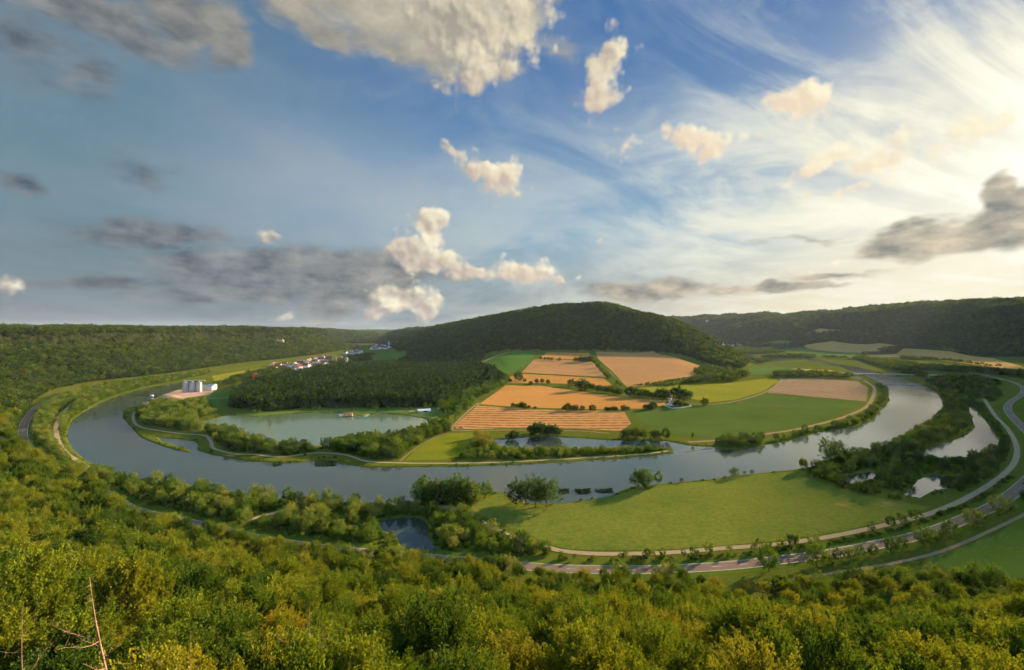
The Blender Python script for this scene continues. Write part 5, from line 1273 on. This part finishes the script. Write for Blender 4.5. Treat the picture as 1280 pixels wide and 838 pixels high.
CUM = [(534, 285, 20, 24, 0, 1), (548, 275, 12, 12, 0, 1), (512, 312, 26, 20, 0, 1), (545, 325, 30, 16, 0, 1), (590, 340, 42, 13, 0, .9), (650, 340, 38, 13, 0, .95), (702, 349, 20, 8, 0, .9),
       (505, 370, 34, 17, 0, 1), (478, 386, 22, 9, 0, 1), (530, 382, 20, 12, 0, 1), (760, 80, 20, 36, -15, 1), (752, 115, 20, 30, 0, 1), (780, 62, 14, 24, -20, .8), (780, 182, 32, 22, 0, .62), (775, 200, 20, 18, 0, .5),
       (565, 190, 26, 12, -25, .75), (600, 208, 30, 14, -20, .95), (630, 225, 24, 22, 0, 1), (868, 172, 32, 16, -18, .95), (890, 188, 22, 16, 0, .9), (945, 167, 32, 11, 10, .7), (1008, 126, 40, 26, 0, 1),
       (1050, 125, 40, 10, 15, .5), (640, 20, 40, 60, 0, 1), (590, 30, 70, 50, 0, 1), (585, 92, 34, 26, 20, .9), (610, 75, 40, 30, 0, .9), (560, 20, 60, 34, 0, .8), (6, 362, 22, 12, 0, 1), (340, 298, 18, 10, 0, .8), (312, 211, 30, 10, -10, .5),
       (398, 320, 14, 6, -20, .6), (355, 397, 14, 5, 0, .75), (428, 383, 7, 8, 0, .8), (752, 297, 7, 12, 0, .6), (800, 305, 55, 9, 0, .5), (845, 316, 10, 8, 0, .5), (1050, 195, 60, 16, 12, .9), (1120, 185, 90, 22, 8, .9), (1010, 215, 40, 14, 10, .8),
       (1060, 238, 90, 12, 4, .65), (1180, 180, 90, 30, 8, .8), (545, 245, 12, 8, 0, .3), (900, 350, 60, 6, 3, .6), (1010, 336, 70, 7, 3, .7), (1110, 335, 60, 6, 0, .6)]
STR = [(475, 0, 120, 44, -10, 1), (560, 20, 90, 60, 0, .9), (380, 20, 70, 20, -20, .7), (705, 60, 22, 50, 15, .34), (715, 130, 20, 20, 0, .3), (190, 290, 90, 15, 0, .8), (330, 335, 110, 22, 4, .9), (430, 345, 80, 26, 0, 1), (300, 368, 110, 9, 3, .7), (408, 380, 26, 18, 0, .9), (100, 352, 130, 8, 4, .6), (180, 210, 50, 16, -8, .55), (20, 222, 40, 12, -12, .55), (215, 212, 24, 10, 20, .45),
       (1205, 292, 76, 17, 3, 1), (1243, 246, 22, 20, 0, .95), (1268, 275, 40, 28, 0, 1), (1122, 298, 42, 11, 3, .9), (1030, 347, 60, 5, 6, .6), (960, 364, 80, 5, 3, .7), (800, 364, 60, 10, 0, .9), (570, 345, 70, 10, 0, .5), (505, 345, 36, 12, 0, .7),
       (60, 60, 90, 60, 0, .5), (110, 95, 50, 22, 20, .55), (100, 15, 130, 26, -5, .8), (240, 22, 50, 34, 20, .85), (285, 60, 26, 28, 0, .7), (1000, 300, 60, 6, 3, .5), (40, 385, 130, 9, 0, .5)]
gC = make_group('cumulus', CUM, 2.8, .28, .40, .30, .95, .38, grow=1.8)
gS = make_group('stratus', STR, 4., .18, .22, .32, .7, .26, (.7, 1.5, 1), grow=1.5, relief=False)
def _use(g, vec):
    n = W.n.new('ShaderNodeGroup'); n.node_tree = g; W.l.new(vec, n.inputs[0]); return n.outputs
dC, litC = _use(gC, P0)
dS = _use(gS, P0)[0]
EXP = 2.0
def lin(r, g, b):
    f = lambda c: ((c / 255 + .055) / 1.055) ** 2.4 if c > 10 else c / 255 / 12.92
    return tuple(f(c) / 2 ** EXP for c in (r, g, b))
# clear sky
sky = W.add('ShaderNodeTexSky', sky_type='NISHITA', sun_disc=False, sun_elevation=math.radians(SUN_EL), sun_rotation=math.radians(SUN_AZ), altitude=400, air_density=1.2, dust_density=1.5, ozone_density=2.)
skyc = W.vm('MULTIPLY', sky.outputs[0], (.055, .055, .055))
# angle from the sun
sdv = (sd_.x, sd_.y, sd_.z)
cosg = W.vm('DOT_PRODUCT', gen, sdv)
ang = W.math('MULTIPLY', W.math('ARCCOSINE', W.math('MINIMUM', cosg, 1.)), 180 / PI)
# high thin veil, streaks fanning out over the sky (sheet at altitude -> perspective streaks)
zc = W.math('MAXIMUM', W.math('ADD', Z_, .16), .06)
sheet = W.add('ShaderNodeCombineXYZ', {0: W.math('DIVIDE', X_, zc), 1: W.math('DIVIDE', Y_, zc), 2: 0.}).outputs[0]
fa0 = W.math('SUBTRACT', 66., AZd); fe0 = W.math('MULTIPLY', W.math('SUBTRACT', ELd, 1.), 1.25)
fan = W.add('ShaderNodeCombineXYZ', {0: W.math('MULTIPLY', W.math('ARCTAN2', fe0, fa0), 7.), 1: W.math('MULTIPLY', W.math('SQRT', W.math('ADD', W.math('MULTIPLY', fa0, fa0), W.math('MULTIPLY', fe0, fe0))), .045), 2: 0.}).outputs[0]
st1 = W.noise(fan, .95, 7, .64, dist=.8); st2 = W.noise(sheet, 1.3, 5, .62, dist=.4)
veil_n = W.rng(W.math('ADD', W.math('MULTIPLY', st1, .62), W.math('MULTIPLY', st2, .38)), .38, .62, 0, 1, 'SMOOTHSTEP')
# flattened distance from the sun
edx = W.math('MULTIPLY', W.math('SUBTRACT', AZd, SUN_AZ - 1), .72); edy = W.math('SUBTRACT', ELd, SUN_EL - 3.)
ang2 = W.math('SQRT', W.math('ADD', W.math('MULTIPLY', edx, edx), W.math('MULTIPLY', edy, edy)))
glow = W.rng(ang, 2, 44, 1, 0, 'SMOOTHSTEP'); wide = W.rng(ang, 20, 90, 1, 0, 'SMOOTHSTEP')
left = W.rng(AZd, 0, -46, 0, 1, 'SMOOTHSTEP')
low = W.rng(ELd, 34, 2, 0, 1, 'SMOOTHSTEP')
veil_amt = W.math('MULTIPLY', veil_n, W.math('ADD', W.math('MULTIPLY', glow, W.rng(ELd, 32, 18, .38, .74)), W.math('ADD', .15, W.math('MULTIPLY', low, .5))), clamp=True)
veil_col = W.mix(wide, lin(138, 152, 166), lin(240, 242, 226))
blue = W.mix(W.rng(ELd, 2, 34, 0, 1, 'SMOOTHSTEP'), lin(128, 166, 190), lin(52, 104, 162))
blue = W.mix(left, blue, W.mix(W.rng(ELd, 2, 34), lin(100, 132, 142), lin(92, 122, 142)))
mid = W.math('MULTIPLY', W.rng(W.vm('LENGTH', W.vm('MULTIPLY', W.vm('SUBTRACT', P0, (-20, 15, 0)), (.045, .09, 0))), 0, 1, 1, 0, 'SMOOTHSTEP'), .55)
blue = W.mix(mid, blue, lin(158, 172, 188))
c0 = W.mix(.9, skyc, blue)
hz = W.rng(ELd, 13, 0, 0, 1, 'SMOOTHSTEP')
hcol = W.ramp(W.rng(AZd, -46, 50), [(0., lin(84, 104, 114)), (.45, lin(112, 126, 134)), (.62, lin(180, 172, 158)), (.8, lin(242, 222, 180)), (1., lin(255, 240, 190))])
c1 = W.mix(W.math('MULTIPLY', hz, .9), c0, hcol)
c2 = W.mix(veil_amt, c1, veil_col)
sunv = W.math('ADD', ang2, W.math('MULTIPLY', W.math('SUBTRACT', veil_n, .5), -8.))
c3 = W.mix(W.math('MULTIPLY', W.rng(sunv, 2, 26, 1, 0, 'SMOOTHSTEP'), .8), c2, lin(250, 244, 218))
c3 = W.mix(W.math('MULTIPLY', W.rng(sunv, -1, 13, 1, 0, 'SMOOTHSTEP'), .92), c3, tuple(1.15 * c for c in lin(255, 254, 240)))
topg = W.rng(ELd, 22, 33)
tS = W.noise(W.vm('MULTIPLY', P0, (.7, 1.4, 1)), .4, 5, .6)
sc_dark = W.mix(wide, lin(68, 84, 100), lin(106, 114, 114)); sc_dark = W.mix(topg, sc_dark, lin(110, 112, 110))
sc_lit = W.mix(wide, lin(146, 150, 154), lin(232, 214, 184)); sc_lit = W.mix(topg, sc_lit, lin(158, 152, 140))
crm = W.math('MULTIPLY', topg, W.rng(AZd, -36, -14))
sc_dark = W.mix(crm, sc_dark, lin(176, 170, 152)); sc_lit = W.mix(crm, sc_lit, lin(214, 204, 176))
sc_col = W.mix(W.rng(tS, .3, .72), sc_dark, sc_lit)
c4 = W.mix(W.math('MULTIPLY', dS, .9), c3, sc_col)
cu_sh = W.mix(wide, lin(134, 132, 138), lin(232, 206, 182)); cu_sh = W.mix(topg, cu_sh, lin(158, 154, 144))
cu_li = W.mix(topg, lin(255, 246, 215), lin(244, 230, 198))
cu = W.mix(W.rng(W.math('ADD', litC, W.math('MULTIPLY', glow, .5)), -.05, 1.05), cu_sh, cu_li)
c5 = W.mix(dC, c4, cu)
c6 = W.mix(W.rng(ELd, -1.5, 0.), lin(70, 80, 70), c5)
back = W.rng(Y_, .1, -.5, 1., 3.6)  # sky behind the viewer lifted as added fill light
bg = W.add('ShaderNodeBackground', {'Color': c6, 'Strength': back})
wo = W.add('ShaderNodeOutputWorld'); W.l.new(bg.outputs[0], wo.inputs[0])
wd.cycles.sampling_method = 'NONE'
vs = sc.view_settings; vs.view_transform = 'Standard'; vs.look = 'None'; vs.exposure = EXP; vs.gamma = 1
cy = sc.cycles; cy.max_bounces = 4; cy.diffuse_bounces = 2; cy.glossy_bounces = 2; cy.transmission_bounces = 3; cy.transparent_max_bounces = 4; cy.volume_bounces = 0
cy.caustics_reflective = False; cy.caustics_refractive = False; cy.use_denoising = True; cy.use_adaptive_sampling = True; cy.adaptive_threshold = .03; cy.adaptive_min_samples = 8
